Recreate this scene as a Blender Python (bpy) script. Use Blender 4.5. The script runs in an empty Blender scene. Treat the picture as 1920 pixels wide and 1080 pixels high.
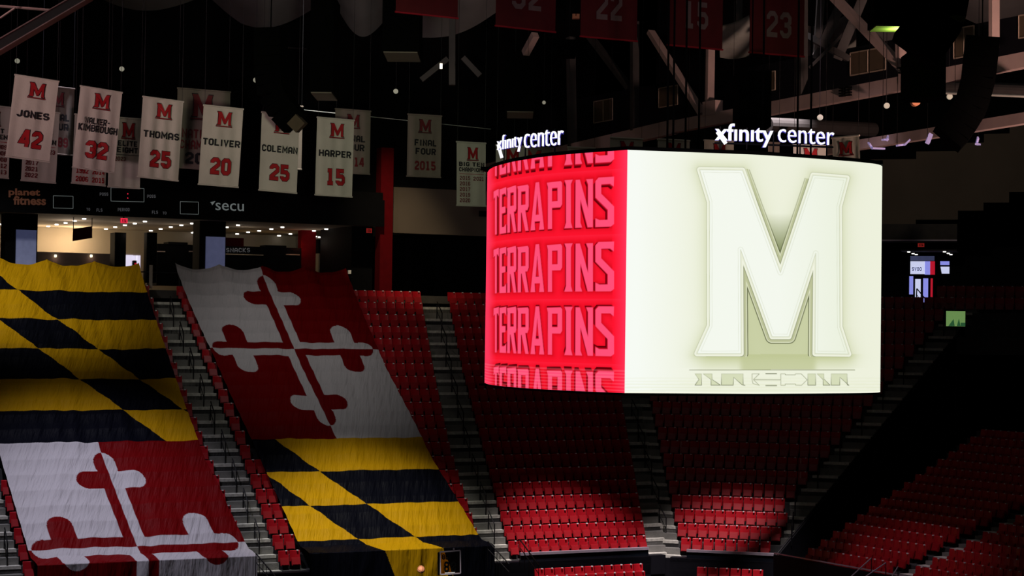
import bpy, math, random
import numpy as np
from mathutils import Matrix, Vector
random.seed(7); rng = np.random.RandomState(5)
SC = bpy.context.scene; COL = SC.collection
# ------------------------------------------------------------------ camera
FPX = 3500.0; PITCH = math.atan(77/3500.0); ROLL = math.radians(.77)
CAM = np.array([0, 0, 12.5])
FW = np.array([0, math.cos(PITCH), math.sin(PITCH)])
_u = np.array([0, -math.sin(PITCH), math.cos(PITCH)]); _r = np.array([1., 0, 0])
RT = _r*math.cos(ROLL)+_u*math.sin(ROLL); UP = _u*math.cos(ROLL)-_r*math.sin(ROLL)
cd = bpy.data.cameras.new('camera'); cd.sensor_width = 36; cd.lens = FPX/1920*36; cd.clip_end = 500; cd.clip_start = .5
cam = bpy.data.objects.new('camera', cd); COL.objects.link(cam)
cam.matrix_world = Matrix(((RT[0], UP[0], -FW[0], CAM[0]), (RT[1], UP[1], -FW[1], CAM[1]), (RT[2], UP[2], -FW[2], CAM[2]), (0, 0, 0, 1)))
SC.camera = cam
SC.view_settings.view_transform = 'Standard'; SC.view_settings.look = 'None'
SC.view_settings.exposure = 0; SC.view_settings.gamma = 1; SC.view_settings.use_curve_mapping = False
w = bpy.data.worlds.new('world'); SC.world = w; w.use_nodes = True
w.node_tree.nodes['Background'].inputs[0].default_value = (.9, .85, 1, 1)
w.node_tree.nodes['Background'].inputs[1].default_value = .010

def px(P):
    v = np.asarray(P, float)-CAM; d = v@FW
    return 960+FPX*(v@RT)/d, 540-FPX*(v@UP)/d
def ray(x, y): return FW+RT*((x-960)/FPX)+UP*((540-y)/FPX)
def at(x, y, Y):
    d = ray(x, y); return CAM+d*(Y/d[1])
class Frame:            # a straight bank of seating: a runs along the rows, w runs back
    def __init__(s, V, deg):
        t = math.radians(deg); s.V = np.array([V[0], V[1]]); s.deg = deg
        s.e = np.array([math.cos(t), math.sin(t)]); s.n = np.array([-math.sin(t), math.cos(t)])
    def P(s, a, w, z):
        q = s.V+s.e*a+s.n*w; return np.array([q[0], q[1], z])
    def hit(s, x, y, z0, m):     # point of a sloping plane z = z0 + m w
        d = ray(x, y); c0 = (CAM[:2]-s.V)@s.n; dn = d[:2]@s.n
        t = (z0+m*c0-CAM[2])/(d[2]-m*dn); q = CAM+d*t
        return (q[:2]-s.V)@s.e, (q[:2]-s.V)@s.n
    def wall(s, x, y, w):        # point of a wall standing at depth w
        d = ray(x, y); c0 = (CAM[:2]-s.V)@s.n; t = (w-c0)/(d[:2]@s.n); q = CAM+d*t
        return float((q[:2]-s.V)@s.e), float(q[2])
    def flat(s, x, y, z):        # point of a level plane
        d = ray(x, y); t = (z-CAM[2])/d[2]; q = CAM+d*t
        return float((q[:2]-s.V)@s.e), float((q[:2]-s.V)@s.n)
V0 = at(1245, 1030, 90.)
A = Frame(V0, 26.07); Cc = Frame(V0, -16.); B = Frame(at(1600, 1040, 80.), -60.)
TA, RA, ZA = .665, .615, 1.89
TC, RC, ZC = .655, .625, 1.78
TB, RB, ZB = .80, .33, 2.20

# ------------------------------------------------------------------ lights
def spot(name, loc, target, power, color, angle, blend=.6, radius=.4):
    l = bpy.data.lights.new(name, 'SPOT'); l.energy = power; l.color = color
    l.spot_size = math.radians(angle); l.spot_blend = blend; l.shadow_soft_size = radius
    o = bpy.data.objects.new(name, l); COL.objects.link(o); o.location = Vector(loc)
    o.rotation_euler = (Vector(target)-Vector(loc)).to_track_quat('-Z', 'Y').to_euler()
    return o
def area(name, loc, size, power, color, target):
    l = bpy.data.lights.new(name, 'AREA'); l.energy = power; l.color = color; l.shape = 'RECTANGLE'; l.size = size[0]; l.size_y = size[1]
    o = bpy.data.objects.new(name, l); COL.objects.link(o); o.location = Vector(loc)
    o.rotation_euler = (Vector(target)-Vector(loc)).to_track_quat('-Z', 'Y').to_euler(); return o
area('fill_light', (-4, 66, 38), (46, 26), 300, (1, .95, .92), (-2, 84, 0))  # broad unseen area lamp added as a dim fill over the dark seats
spot('unseen_court_spot', (3, 78, 33), tuple(at(1095, 1075, 87.)), 66000, (1, .86, .90), 18.5, .9, .5)
spot('unseen_court_spot', (-20, 70, 34), tuple(at(240, 1120, 80.)), 24000, (.86, .82, 1), 34, 1., .5)
spot('unseen_court_spot', (-9, 72, 34), tuple(at(740, 1120, 84.)), 36000, (1, .95, .88), 25, 1., .5)
spot('unseen_court_spot', (12, 76, 33), tuple(at(1360, 1085, 88.)), 60000, (1, .86, .90), 18, .8, .5)
spot('unseen_court_spot', (10, 66, 32), tuple(at(1620, 1110, 78.)), 8500, (1, .75, .9), 24, 1., .5)
spot('unseen_stand_spot', (-6, 86, 33), tuple(at(755, 600, 102.)), 12000, (1, .80, .50), 22, 1., .3)
spot('unseen_stand_spot', (-8, 78, 25), tuple(at(540, 790, 94.)), 1900, (1, .96, .92), 46, 1., .5)
spot('unseen_stand_spot', (-26, 78, 24), tuple(at(130, 745, 94.)), 4300, (1, .96, .90), 46, 1., .5)
spot('unseen_stand_spot', (16, 78, 34), tuple(at(1790, 310, 106.)), 3200, (1, .85, .68), 36, 1.)  # unseen spot added to brighten the stepped wall at the right
spot('banner_spotlight', (-24, 28, 15), tuple(at(140, 225, 63.)), 9800, (1, .64, .73), 27, 1.)
spot('banner_spotlight', (-2, 28, 15), tuple(at(640, 255, 68.)), 8600, (.97, 1, .76), 26, 1.)
spot('unseen_rafter_spot', (20, 50, 13), tuple(at(1760, 140, 70.)), 14000, (1, .62, .52), 44, .9)
spot('unseen_rafter_spot', (-24, 40, 14), tuple(at(60, 40, 60.)), 5000, (1, .70, .64), 30, .9)
spot('unseen_rafter_spot', (6, 34, 14), tuple(at(1230, 20, 58.)), 1900, (1, .8, .8), 34, 1.)  # unseen spot added to lift the dark red number banners

# ------------------------------------------------------------------ materials
def lin(c):
    return tuple(((v/255)/12.92 if v/255 <= .04045 else ((v/255+.055)/1.055)**2.4) for v in c)
M = {}
def mat(name, color, rough=.6, metal=0., noise=.12, nscale=3., bump=0., bscale=20., coat=0., emit=None, estr=1., sheen=0., spec=.5):
    m = bpy.data.materials.new(name); m.use_nodes = True; nt = m.node_tree; N = nt.nodes; L = nt.links
    b = N['Principled BSDF']; b.inputs['Roughness'].default_value = rough; b.inputs['Metallic'].default_value = metal
    b.inputs['Coat Weight'].default_value = coat; b.inputs['Specular IOR Level'].default_value = spec
    tc = N.new('ShaderNodeTexCoord')
    n = N.new('ShaderNodeTexNoise'); n.inputs['Scale'].default_value = nscale; n.inputs['Detail'].default_value = 5
    L.new(tc.outputs['Object'], n.inputs['Vector'])
    r = N.new('ShaderNodeValToRGB')
    r.color_ramp.elements[0].position = .3; r.color_ramp.elements[1].position = .7
    r.color_ramp.elements[0].color = (*[c*(1-noise) for c in color], 1); r.color_ramp.elements[1].color = (*[min(1, c*(1+noise)) for c in color], 1)
    L.new(n.outputs['Fac'], r.inputs['Fac']); L.new(r.outputs['Color'], b.inputs['Base Color'])
    if bump:
        n2 = N.new('ShaderNodeTexNoise'); n2.inputs['Scale'].default_value = bscale; L.new(tc.outputs['Object'], n2.inputs['Vector'])
        bp = N.new('ShaderNodeBump'); bp.inputs['Strength'].default_value = bump; bp.inputs['Distance'].default_value = .05
        L.new(n2.outputs['Fac'], bp.inputs['Height']); L.new(bp.outputs['Normal'], b.inputs['Normal'])
    if emit is not None:
        b.inputs['Emission Color'].default_value = (*emit, 1); b.inputs['Emission Strength'].default_value = estr
    M[name] = m; return m
mat('concrete', (.20, .20, .18), .85, noise=.25, nscale=1.2, bump=.2)
mat('step_edge', (.62, .62, .54), .8, noise=.25, nscale=6)
mat('riser_shaded', (.05, .05, .05), .9)  # concrete darkened in colour for the shade between the seat rows
mat('seat_red', (.48, .007, .016), .4, coat=.08, noise=.06)
mat('seat_pan_red', (.34, .004, .010), .45, coat=.05, noise=.06)
mat('glint_label_white', (1, 1, .98), .3, spec=.9)  # pure white for the painted seat glints, the notice and the clock strip
mat('black', (.003, .003, .0035), .8, spec=.05)
mat('black_paint', (.006, .006, .009), .6, spec=.15)
mat('black_metal', (.008, .008, .010), .5, spec=.2)
mat('beige_wall', (.30, .26, .21), .9, noise=.08, nscale=.5)
mat('dark_wall', (.05, .045, .04), .9)
mat('red_wall', (.09, .002, .004), .9, spec=.05)
mat('brown_wall', (.11, .088, .07), .9, spec=.1, noise=.08, nscale=.5)
mat('rail_cap', (.55, .48, .56), .4, metal=.5)
mat('dark_glass', (.006, .008, .012), .2)
mat('steel', (.46, .34, .31), .6, noise=.15, nscale=.8)
mat('steel_dark', (.045, .042, .04), .6)
mat('drape', (.16, .16, .16), .8, noise=.3, nscale=.3, bump=.3, bscale=2)
mat('drape_pale', (.45, .47, .42), .8, noise=.3, nscale=.6)
mat('speaker_black', (.0025, .0025, .0025), .9, spec=.03)
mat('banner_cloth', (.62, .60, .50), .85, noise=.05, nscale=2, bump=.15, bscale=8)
mat('banner_cloth_dim', (.24, .20, .16), .85, noise=.05, nscale=2)  # banner cloth with the weaker light on the rear banners painted in
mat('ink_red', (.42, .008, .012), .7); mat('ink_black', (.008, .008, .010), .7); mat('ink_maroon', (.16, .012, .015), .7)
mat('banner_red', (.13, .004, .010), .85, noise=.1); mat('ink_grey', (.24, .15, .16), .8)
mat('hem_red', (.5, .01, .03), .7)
mat('orange_ball', (.85, .33, .16), .55, noise=.1)
mat('lamp_white', (.8, .8, .75), .5, emit=(1, .96, .88), estr=3.)
mat('bulb_warm', (.8, .8, .75), .5, emit=(1, .8, .5), estr=6.)
mat('exit_red', (.3, .01, .02), .5, emit=(1, .03, .08), estr=.9)
mat('exit_red_dim', (.3, .01, .02), .5, emit=(.7, .04, .03), estr=.22)
mat('sign_white', (.8, .8, .8), .5, emit=(.93, .93, 1), estr=1.15)
mat('sign_halo', (.05, .04, .3), .5, emit=(.08, .07, .6), estr=.35)
mat('secu_grey', (.25, .28, .28), .6, emit=(.10, .115, .115), estr=.8)
mat('led_faint', (.06, .06, .06), .6, emit=(.05, .05, .055), estr=.8)
mat('led_brown', (.06, .03, .02), .6, emit=(.05, .016, .008), estr=.8)
mat('lamp_disc', (.55, .55, .45), .6, emit=(.30, .29, .22), estr=.6)
mat('blue_panel', (.30, .33, .50), .4, emit=(.055, .065, .14), estr=.55)
mat('door_glow', (.8, .8, .9), .5, emit=(.80, .74, .95), estr=.85)
mat('door_blue', (.5, .55, .9), .5, emit=(.26, .28, .80), estr=.9)
mat('door_pale', (.8, .8, .9), .5, emit=(.62, .66, .90), estr=.9)
mat('door_red', (.6, .02, .02), .5, emit=(.55, .01, .03), estr=.8)
mat('green_screen', (.3, .4, .2), .5, emit=(.14, .26, .08), estr=.9)
mat('green_screen_dark', (.1, .2, .1), .5, emit=(.02, .08, .03), estr=.9)
mat('violet_metal', (.5, .45, .7), .4, metal=.3, emit=(.30, .25, .5), estr=.45)
mat('window_brown', (.10, .07, .04), .8); mat('window_frame', (.38, .30, .22), .7)
mat('under_green', (.30, .36, .14), .8)  # green light from below, put into the colour of the box underside
mat('tan_counter', (.06, .05, .045), .8)

def vcol_mat(name, emission=False, rough=.6, sheen=0.):
    m = bpy.data.materials.new(name); m.use_nodes = True; nt = m.node_tree; N = nt.nodes; L = nt.links
    a = N.new('ShaderNodeVertexColor'); a.layer_name = 'pattern'
    b = N['Principled BSDF']; b.inputs['Roughness'].default_value = rough
    if emission:
        b.inputs['Base Color'].default_value = (.01, .01, .01, 1); L.new(a.outputs['Color'], b.inputs['Emission Color']); b.inputs['Emission Strength'].default_value = 1.0
        b.inputs['Specular IOR Level'].default_value = .1
        m.cycles.emission_sampling = 'NONE'
    else:
        L.new(a.outputs['Color'], b.inputs['Base Color']); b.inputs['Specular IOR Level'].default_value = .06
        n = N.new('ShaderNodeTexNoise'); n.inputs['Scale'].default_value = 1.0; n.inputs['Detail'].default_value = 4; tc = N.new('ShaderNodeTexCoord')
        mp = N.new('ShaderNodeMapping'); mp.vector_type = 'POINT'; mp.inputs['Rotation'].default_value = (0, 0, -math.radians(20)); mp.inputs['Scale'].default_value = (5.5, .8, .8)
        L.new(tc.outputs['Object'], mp.inputs['Vector']); L.new(mp.outputs['Vector'], n.inputs['Vector'])
        bp = N.new('ShaderNodeBump'); bp.inputs['Strength'].default_value = 1.0; bp.inputs['Distance'].default_value = .10
        L.new(n.outputs['Fac'], bp.inputs['Height']); L.new(bp.outputs['Normal'], b.inputs['Normal'])
    M[name] = m; return m
vcol_mat('screen_picture', True); vcol_mat('flag_cloth', False, .55)

# ------------------------------------------------------------------ mesh helpers
class MB:
    def __init__(s): s.v = []; s.f = []; s.m = []
    def add(s, vs, fs, mi=0):
        o = len(s.v); s.v += [tuple(map(float, p)) for p in vs]; s.f += [tuple(i+o for i in f) for f in fs]; s.m += [mi]*len(fs); return s
    def hexa(s, p, mi=0):   # 8 corners: bottom 4, top 4
        return s.add(p, [(0, 3, 2, 1), (4, 5, 6, 7), (0, 1, 5, 4), (1, 2, 6, 5), (2, 3, 7, 6), (3, 0, 4, 7)], mi)
    def box(s, x0, x1, y0, y1, z0, z1, mi=0):
        return s.hexa([(x0, y0, z0), (x1, y0, z0), (x1, y1, z0), (x0, y1, z0), (x0, y0, z1), (x1, y0, z1), (x1, y1, z1), (x0, y1, z1)], mi)
    def fbox(s, F, a0, a1, w0, w1, z0, z1, mi=0):
        return s.hexa([F.P(a0, w0, z0), F.P(a1, w0, z0), F.P(a1, w1, z0), F.P(a0, w1, z0), F.P(a0, w0, z1), F.P(a1, w0, z1), F.P(a1, w1, z1), F.P(a0, w1, z1)], mi)
    def bar(s, p, q, r, n=6, mi=0, r2=None):
        p = np.array(p, float); q = np.array(q, float); d = q-p; d /= np.linalg.norm(d)
        h = np.array([0, 0, 1.]) if abs(d[2]) < .9 else np.array([1., 0, 0])
        x = np.cross(d, h); x /= np.linalg.norm(x); y = np.cross(d, x); r2 = r if r2 is None else r2
        vs = []
        for c, rr in ((p, r), (q, r2)):
            for i in range(n):
                t = 2*math.pi*(i+.5)/n; vs.append(c+(x*math.cos(t)+y*math.sin(t))*rr)
        return s.add(vs, [(i, (i+1) % n, n+(i+1) % n, n+i) for i in range(n)]+[tuple(range(n))[::-1], tuple(range(n, 2*n))], mi)
    def beam(s, p, q, wd, ht, side, mi=0):      # rectangular beam, side = horizontal width direction
        p = np.array(p, float); q = np.array(q, float); d = (q-p)/np.linalg.norm(q-p); side = np.array(side, float); side = side-d*(side@d); side /= np.linalg.norm(side)
        t = np.cross(d, side); a = side*wd/2; b = t*ht/2
        return s.hexa([p-a-b, p+a-b, p+a+b, p-a+b, q-a-b, q+a-b, q+a+b, q-a+b], mi)
    def build(s, name, mats, parent=None, smooth=False):
        me = bpy.data.meshes.new(name); me.from_pydata(s.v, [], s.f)
        if isinstance(mats, str): mats = [mats]
        for k in mats: me.materials.append(M[k])
        me.polygons.foreach_set('material_index', s.m)
        if smooth: me.polygons.foreach_set('use_smooth', [True]*len(s.f))
        me.update(); o = bpy.data.objects.new(name, me); COL.objects.link(o)
        if parent: o.parent = parent; o.matrix_parent_inverse = parent.matrix_basis.inverted()
        return o
def tag(o, label=None, cat=None, group=None, kind=None):
    if label: o['label'] = label
    if cat: o['category'] = cat
    if group: o['group'] = group
    if kind: o['kind'] = kind
    return o
def struct(name, mb, mats): return tag(mb.build(name, mats), kind='structure')
def empty(name, loc, label, cat, group=None, rz=0):
    o = bpy.data.objects.new(name, None); COL.objects.link(o); o.location = tuple(map(float, loc)); o.rotation_euler = (0, 0, rz); o.empty_display_size = .2
    return tag(o, label, cat, group)

# stroke lettering -------------------------------------------------
G = {
'A': [[(.5, 0), (.5, 4.5), (1.4, 5.45), (2.6, 5.45), (3.5, 4.5), (3.5, 0)], [(.5, 2.3), (3.5, 2.3)]],
'B': [[(.5, .55), (.5, 5.45), (2.7, 5.45), (3.4, 4.8), (3.4, 3.7), (2.7, 3.05), (.5, 3.05)], [(2.7, 3.05), (3.5, 2.4), (3.5, 1.2), (2.8, .55), (0, .55)]],
'C': [[(3.5, 4), (3.5, 4.6), (2.7, 5.45), (1.3, 5.45), (.5, 4.6), (.5, 1.4), (1.3, .55), (2.7, .55), (3.5, 1.4), (3.5, 2)]],
'D': [[(.5, .55), (.5, 5.45), (2.6, 5.45), (3.5, 4.6), (3.5, 1.4), (2.6, .55), (0, .55)]],
'E': [[(3.8, 5.45), (.5, 5.45), (.5, .55), (3.8, .55)], [(.5, 3), (3.3, 3)]],
'F': [[(3.8, 5.45), (.5, 5.45), (.5, 0)], [(.5, 2.9), (3.3, 2.9)]],
'G': [[(3.5, 4.1), (3.5, 4.6), (2.7, 5.45), (1.3, 5.45), (.5, 4.6), (.5, 1.4), (1.3, .55), (2.7, .55), (3.5, 1.4), (3.5, 2.8), (2.2, 2.8)]],
'H': [[(.5, 0), (.5, 6)], [(3.5, 0), (3.5, 6)], [(.5, 3), (3.5, 3)]],
'I': [[(1, 0), (1, 6)]],
'J': [[(3.3, 6), (3.3, 1.4), (2.5, .55), (1.3, .55), (.5, 1.4), (.5, 2)]],
'K': [[(.5, 0), (.5, 6)], [(3.5, 6), (1.1, 3), (3.6, 0)]],
'L': [[(.5, 6), (.5, .55), (3.6, .55)]],
'M': [[(.5, 0), (.5, 5.7), (2.5, 2), (4.5, 5.7), (4.5, 0)]],
'N': [[(.5, 0), (.5, 5.6), (3.5, .4), (3.5, 6)]],
'O': [[(1.3, .55), (.5, 1.4), (.5, 4.6), (1.3, 5.45), (2.7, 5.45), (3.5, 4.6), (3.5, 1.4), (2.7, .55), (1.3, .55), (.5, 1.4)]],
'P': [[(.5, 0), (.5, 5.45), (2.7, 5.45), (3.5, 4.7), (3.5, 3.3), (2.7, 2.5), (.5, 2.5)]],
'R': [[(.5, 0), (.5, 5.45), (2.7, 5.45), (3.5, 4.7), (3.5, 3.4), (2.7, 2.7), (.5, 2.7)], [(2.1, 2.7), (3.5, 0)]],
'S': [[(3.5, 4.4), (2.7, 5.45), (1.3, 5.45), (.5, 4.7), (.5, 3.7), (1.2, 3.1), (2.8, 2.9), (3.5, 2.3), (3.5, 1.3), (2.7, .55), (1.3, .55), (.5, 1.6)]],
'T': [[(0, 5.45), (4, 5.45)], [(2, 5.45), (2, 0)]],
'U': [[(.5, 6), (.5, 1.4), (1.3, .55), (2.7, .55), (3.5, 1.4), (3.5, 6)]],
'V': [[(.4, 6), (2, .5), (3.6, 6)]],
'W': [[(.4, 6), (1.5, .3), (2.9, 5.2), (4.3, .3), (5.4, 6)]],
'X': [[(.4, 6), (3.6, 0)], [(3.6, 6), (.4, 0)]],
'Y': [[(.3, 6), (2, 2.8), (3.7, 6)], [(2, 3), (2, 0)]],
'0': [[(1.3, .55), (.55, 1.3), (.55, 4.7), (1.3, 5.45), (2.7, 5.45), (3.45, 4.7), (3.45, 1.3), (2.7, .55), (1.3, .55), (.55, 1.3)]],
'1': [[(.6, 5.4), (2, 5.4), (2, .5)], [(.6, .5), (3.4, .5)]],
'2': [[(.55, 4.1), (.55, 4.7), (1.3, 5.45), (2.7, 5.45), (3.45, 4.7), (3.45, 3.6), (.6, 1.3), (.6, .55), (3.9, .55)]],
'3': [[(.55, 4.3), (.55, 4.7), (1.3, 5.45), (2.7, 5.45), (3.45, 4.7), (3.45, 3.7), (2.7, 3.05), (1.6, 3.05)], [(2.7, 3.05), (3.45, 2.4), (3.45, 1.3), (2.7, .55), (1.3, .55), (.55, 1.3), (.55, 1.7)]],
'4': [[(2.9, 0), (2.9, 5.6), (2.3, 5.6), (.5, 1.9), (3.9, 1.9)]],
'5': [[(3.6, 5.45), (.7, 5.45), (.7, 3.3), (2.7, 3.3), (3.45, 2.6), (3.45, 1.3), (2.7, .55), (1.3, .55), (.55, 1.3), (.55, 1.7)]],
'6': [[(3.45, 4.4), (3.45, 4.7), (2.7, 5.45), (1.3, 5.45), (.55, 4.7), (.55, 1.3), (1.3, .55), (2.7, .55), (3.45, 1.3), (3.45, 2.5), (2.7, 3.1), (.55, 3.1)]],
'7': [[(.4, 5.45), (3.5, 5.45), (3.5, 4.6), (1.7, 2.4), (1.7, 0)]],
'8': [[(1.3, 3.05), (.55, 3.7), (.55, 4.8), (1.3, 5.45), (2.7, 5.45), (3.45, 4.8), (3.45, 3.7), (2.7, 3.05), (1.3, 3.05), (.55, 2.4), (.55, 1.2), (1.3, .55), (2.7, .55), (3.45, 1.2), (3.45, 2.4), (2.7, 3.05)]],
'9': [[(.55, 1.6), (.55, 1.3), (1.3, .55), (2.7, .55), (3.45, 1.3), (3.45, 4.7), (2.7, 5.45), (1.3, 5.45), (.55, 4.7), (.55, 3.5), (1.3, 2.9), (3.45, 2.9)]],
'-': [[(.5, 3), (2.5, 3)]],
':': [[(1, 1.2), (1, 2.2)], [(1, 3.8), (1, 4.8)]],
}
GW = {'I': 2, 'M': 5, 'W': 5.8, '-': 3, ' ': 2, ':': 2}
def ribbon(pts, th):
    P = [np.array(p, float) for p in pts]; n = len(P); L = []; R_ = []
    for i in range(n):
        d1 = (P[i]-P[i-1]) if i > 0 else None; d2 = (P[i+1]-P[i]) if i < n-1 else None
        if d1 is None: d1 = d2
        if d2 is None: d2 = d1
        d1 = d1/np.linalg.norm(d1); d2 = d2/np.linalg.norm(d2)
        n1 = np.array([-d1[1], d1[0]]); n2 = np.array([-d2[1], d2[0]]); m = n1+n2; l = np.linalg.norm(m)
        m = m/l if l > 1e-6 else n1; k = min(1/max(.35, m@n1), 2.2)
        L.append(P[i]+m*k*th/2); R_.append(P[i]-m*k*th/2)
    return L+R_, [(i, i+1, n+i+1, n+i) for i in range(n-1)]
def word(text, x0, y0, wd, ht, th=1.1, gap=.95):
    """quads of a word in a box whose lower-left corner is (x0, y0)"""
    tot = sum(GW.get(c, 4) for c in text)+gap*(len(text)-1); kx = wd/tot; ky = ht/6.; cx = 0; vs = []; fs = []
    for c in text:
        for pl in G.get(c, []):
            v, f = ribbon(pl, th); o = len(vs); vs += [((p[0]+cx)*kx+x0, p[1]*ky+y0) for p in v]; fs += [tuple(i+o for i in q) for q in f]
        cx += GW.get(c, 4)+gap
    return vs, fs
MLOGO = [(293, 228), (448, 230), (585, 600), (703, 248), (826, 258), (798, 362), (800, 797), (832, 895), (710, 893), (713, 530), (616, 832), (555, 832), (441, 517), (443, 893), (283, 893), (329, 792), (329, 345)]
MBOX = [((x-283)/549., 1-(y-228)/667.) for x, y in MLOGO]
MBOX[3] = (MBOX[3][0], .99); MBOX[4] = (MBOX[4][0], .99)

def ftext(text, P0, ex, ez, weight=0., depth=.05, name='letters', mats=('sign_white',), parent=None, font_shear=0, fit=None):
    """text of the built-in typeface scaled into the parallelogram P0 + ex, + ez (cap height)"""
    c = bpy.data.curves.new('t', 'FONT'); c.body = text; c.offset = weight; c.extrude = .5; c.resolution_u = 3
    o = bpy.data.objects.new('t', c); COL.objects.link(o)
    dg = bpy.context.evaluated_depsgraph_get(); me = bpy.data.meshes.new_from_object(o.evaluated_get(dg))
    co = np.zeros(len(me.vertices)*3); me.vertices.foreach_get('co', co); co = co.reshape(-1, 3)
    bpy.data.objects.remove(o); bpy.data.curves.remove(c)
    x0, x1 = co[:, 0].min(), co[:, 0].max(); y0, y1 = (co[:, 1].min(), co[:, 1].max()) if fit is None else fit
    ex = np.array(ex, float); ez = np.array(ez, float); nn = np.cross(ex, ez); nn /= np.linalg.norm(nn)
    q = np.array(P0)+np.outer((co[:, 0]-x0)/(x1-x0), ex)+np.outer((co[:, 1]-y0)/(y1-y0), ez)+np.outer((co[:, 2]+.5)*depth, nn)
    me.vertices.foreach_set('co', q.ravel()); me.materials.clear()
    for k in mats: me.materials.append(M[k])
    me.update(); me.name = name
    ob = bpy.data.objects.new(name, me); COL.objects.link(ob)
    if parent: ob.parent = parent; ob.matrix_parent_inverse = parent.matrix_basis.inverted()
    return ob, (x0, x1, y0, y1)

# ------------------------------------------------------------------ polygon distance, for pictures on the screens
def sdf(polys, X, Y):
    d = np.full(X.shape, 1e9); ins = np.zeros(X.shape, bool)
    for poly in polys:
        n = len(poly)
        for i in range(n):
            ax, ay = poly[i]; bx, by = poly[(i+1) % n]; ex, ey = bx-ax, by-ay
            wx, wy = X-ax, Y-ay; t = np.clip((wx*ex+wy*ey)/(ex*ex+ey*ey+1e-9), 0, 1)
            d = np.minimum(d, (wx-ex*t)**2+(wy-ey*t)**2)
            c = ((ay > Y) != (by > Y)) & (X < (bx-ax)*(Y-ay)/((by-ay) if abs(by-ay) > 1e-9 else 1e-9)+ax)
            ins ^= c
    d = np.sqrt(d); return np.where(ins, -d, d)
def mix(a, b, t): t = np.clip(t, 0, 1)[..., None]; return a*(1-t)+np.array(b, float)*t
def to_lin(a):
    a = np.clip(a/255., 0, 1); return np.where(a <= .04045, a/12.92, ((a+.055)/1.055)**2.4)
def grid_obj(name, pts, colors, matname, parent=None, smooth=True):
    ny, nx = pts.shape[:2]; me = bpy.data.meshes.new(name)
    idx = np.arange(ny*nx).reshape(ny, nx)
    q = np.stack([idx[:-1, :-1], idx[:-1, 1:], idx[1:, 1:], idx[1:, :-1]], -1).reshape(-1, 4)
    me.vertices.add(ny*nx); me.vertices.foreach_set('co', pts.reshape(-1).astype(np.float32))
    me.loops.add(q.size); me.loops.foreach_set('vertex_index', q.ravel().astype(np.int32))
    me.polygons.add(len(q)); me.polygons.foreach_set('loop_start', np.arange(0, q.size, 4, dtype=np.int32)); me.polygons.foreach_set('loop_total', np.full(len(q), 4, np.int32))
    me.update(calc_edges=True)
    if smooth: me.polygons.foreach_set('use_smooth', [True]*len(q))
    at_ = me.color_attributes.new('pattern', 'FLOAT_COLOR', 'POINT')
    rgba = np.ones((ny*nx, 4), np.float32); rgba[:, :3] = colors.reshape(-1, 3); at_.data.foreach_set('color', rgba.ravel())
    me.materials.append(M[matname]); me.update()
    o = bpy.data.objects.new(name, me); COL.objects.link(o)
    if parent: o.parent = parent; o.matrix_parent_inverse = parent.matrix_basis.inverted()
    return o
# ------------------------------------------------------------------ the bowl
NR = 20; TAN = math.tan(math.radians(21.03))
def zA(k): return ZA+RA*k
def zC(k): return ZC+RC*k
mb = MB()
for k in range(0, NR):
    w0, w1 = TA*k-.5, TA*k+.165; z = zA(k) if k >= 0 else ZA; z0 = z-.9
    if k < 0: w0 = -1.0
    mb.hexa([A.P(-36, w0, z0), A.P(w0*TAN, w0, z0), A.P(w1*TAN, w1, z0), A.P(-36, w1, z0), A.P(-36, w0, z), A.P(w0*TAN, w0, z), A.P(w1*TAN, w1, z), A.P(-36, w1, z)])
struct('stand_terrace', mb, 'riser_shaded')
def par(k): return 5.5+.46*k            # the parapet on the right side of the corner bank
mb = MB()
for k in range(0, 21):
    w0, w1 = TC*k-.5, TC*k+.165; z = zC(max(k, 0)); z0 = z-.9
    if k < 0: w0 = -1.0
    r0, r1 = par(w0/TC), par(w1/TC)
    if k >= 17:
        ua = Cc.wall(1700, 560, 16.0)[0]; ub = Cc.wall(1756, 560, 16.0)[0]
        mb.fbox(Cc, ub, 19, w0, w1, z0, z)
        if k == 17: mb.fbox(Cc, ua-.5, ub+.5, w0, 16.6, z0, z)
        if k >= 18: r0 = r1 = ua
    mb.hexa([Cc.P(-w0*TAN, w0, z0), Cc.P(r0, w0, z0), Cc.P(r1, w1, z0), Cc.P(-w1*TAN, w1, z0), Cc.P(-w0*TAN, w0, z), Cc.P(r0, w0, z), Cc.P(r1, w1, z), Cc.P(-w1*TAN, w1, z)])
struct('stand_terrace', mb, 'riser_shaded')
mb = MB()
for k in range(0, 18):
    w0, w1 = TB*k-.6, TB*k+.2; z = ZB+RB*k
    mb.fbox(B, -3.6-.15*k, 14, w0, w1, 0, z)
struct('stand_terrace', mb, 'riser_shaded')
mb = MB(); mb.box(-70, 70, -12, 150, -.4, 0); struct('floor', mb, 'dark_wall')

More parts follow.
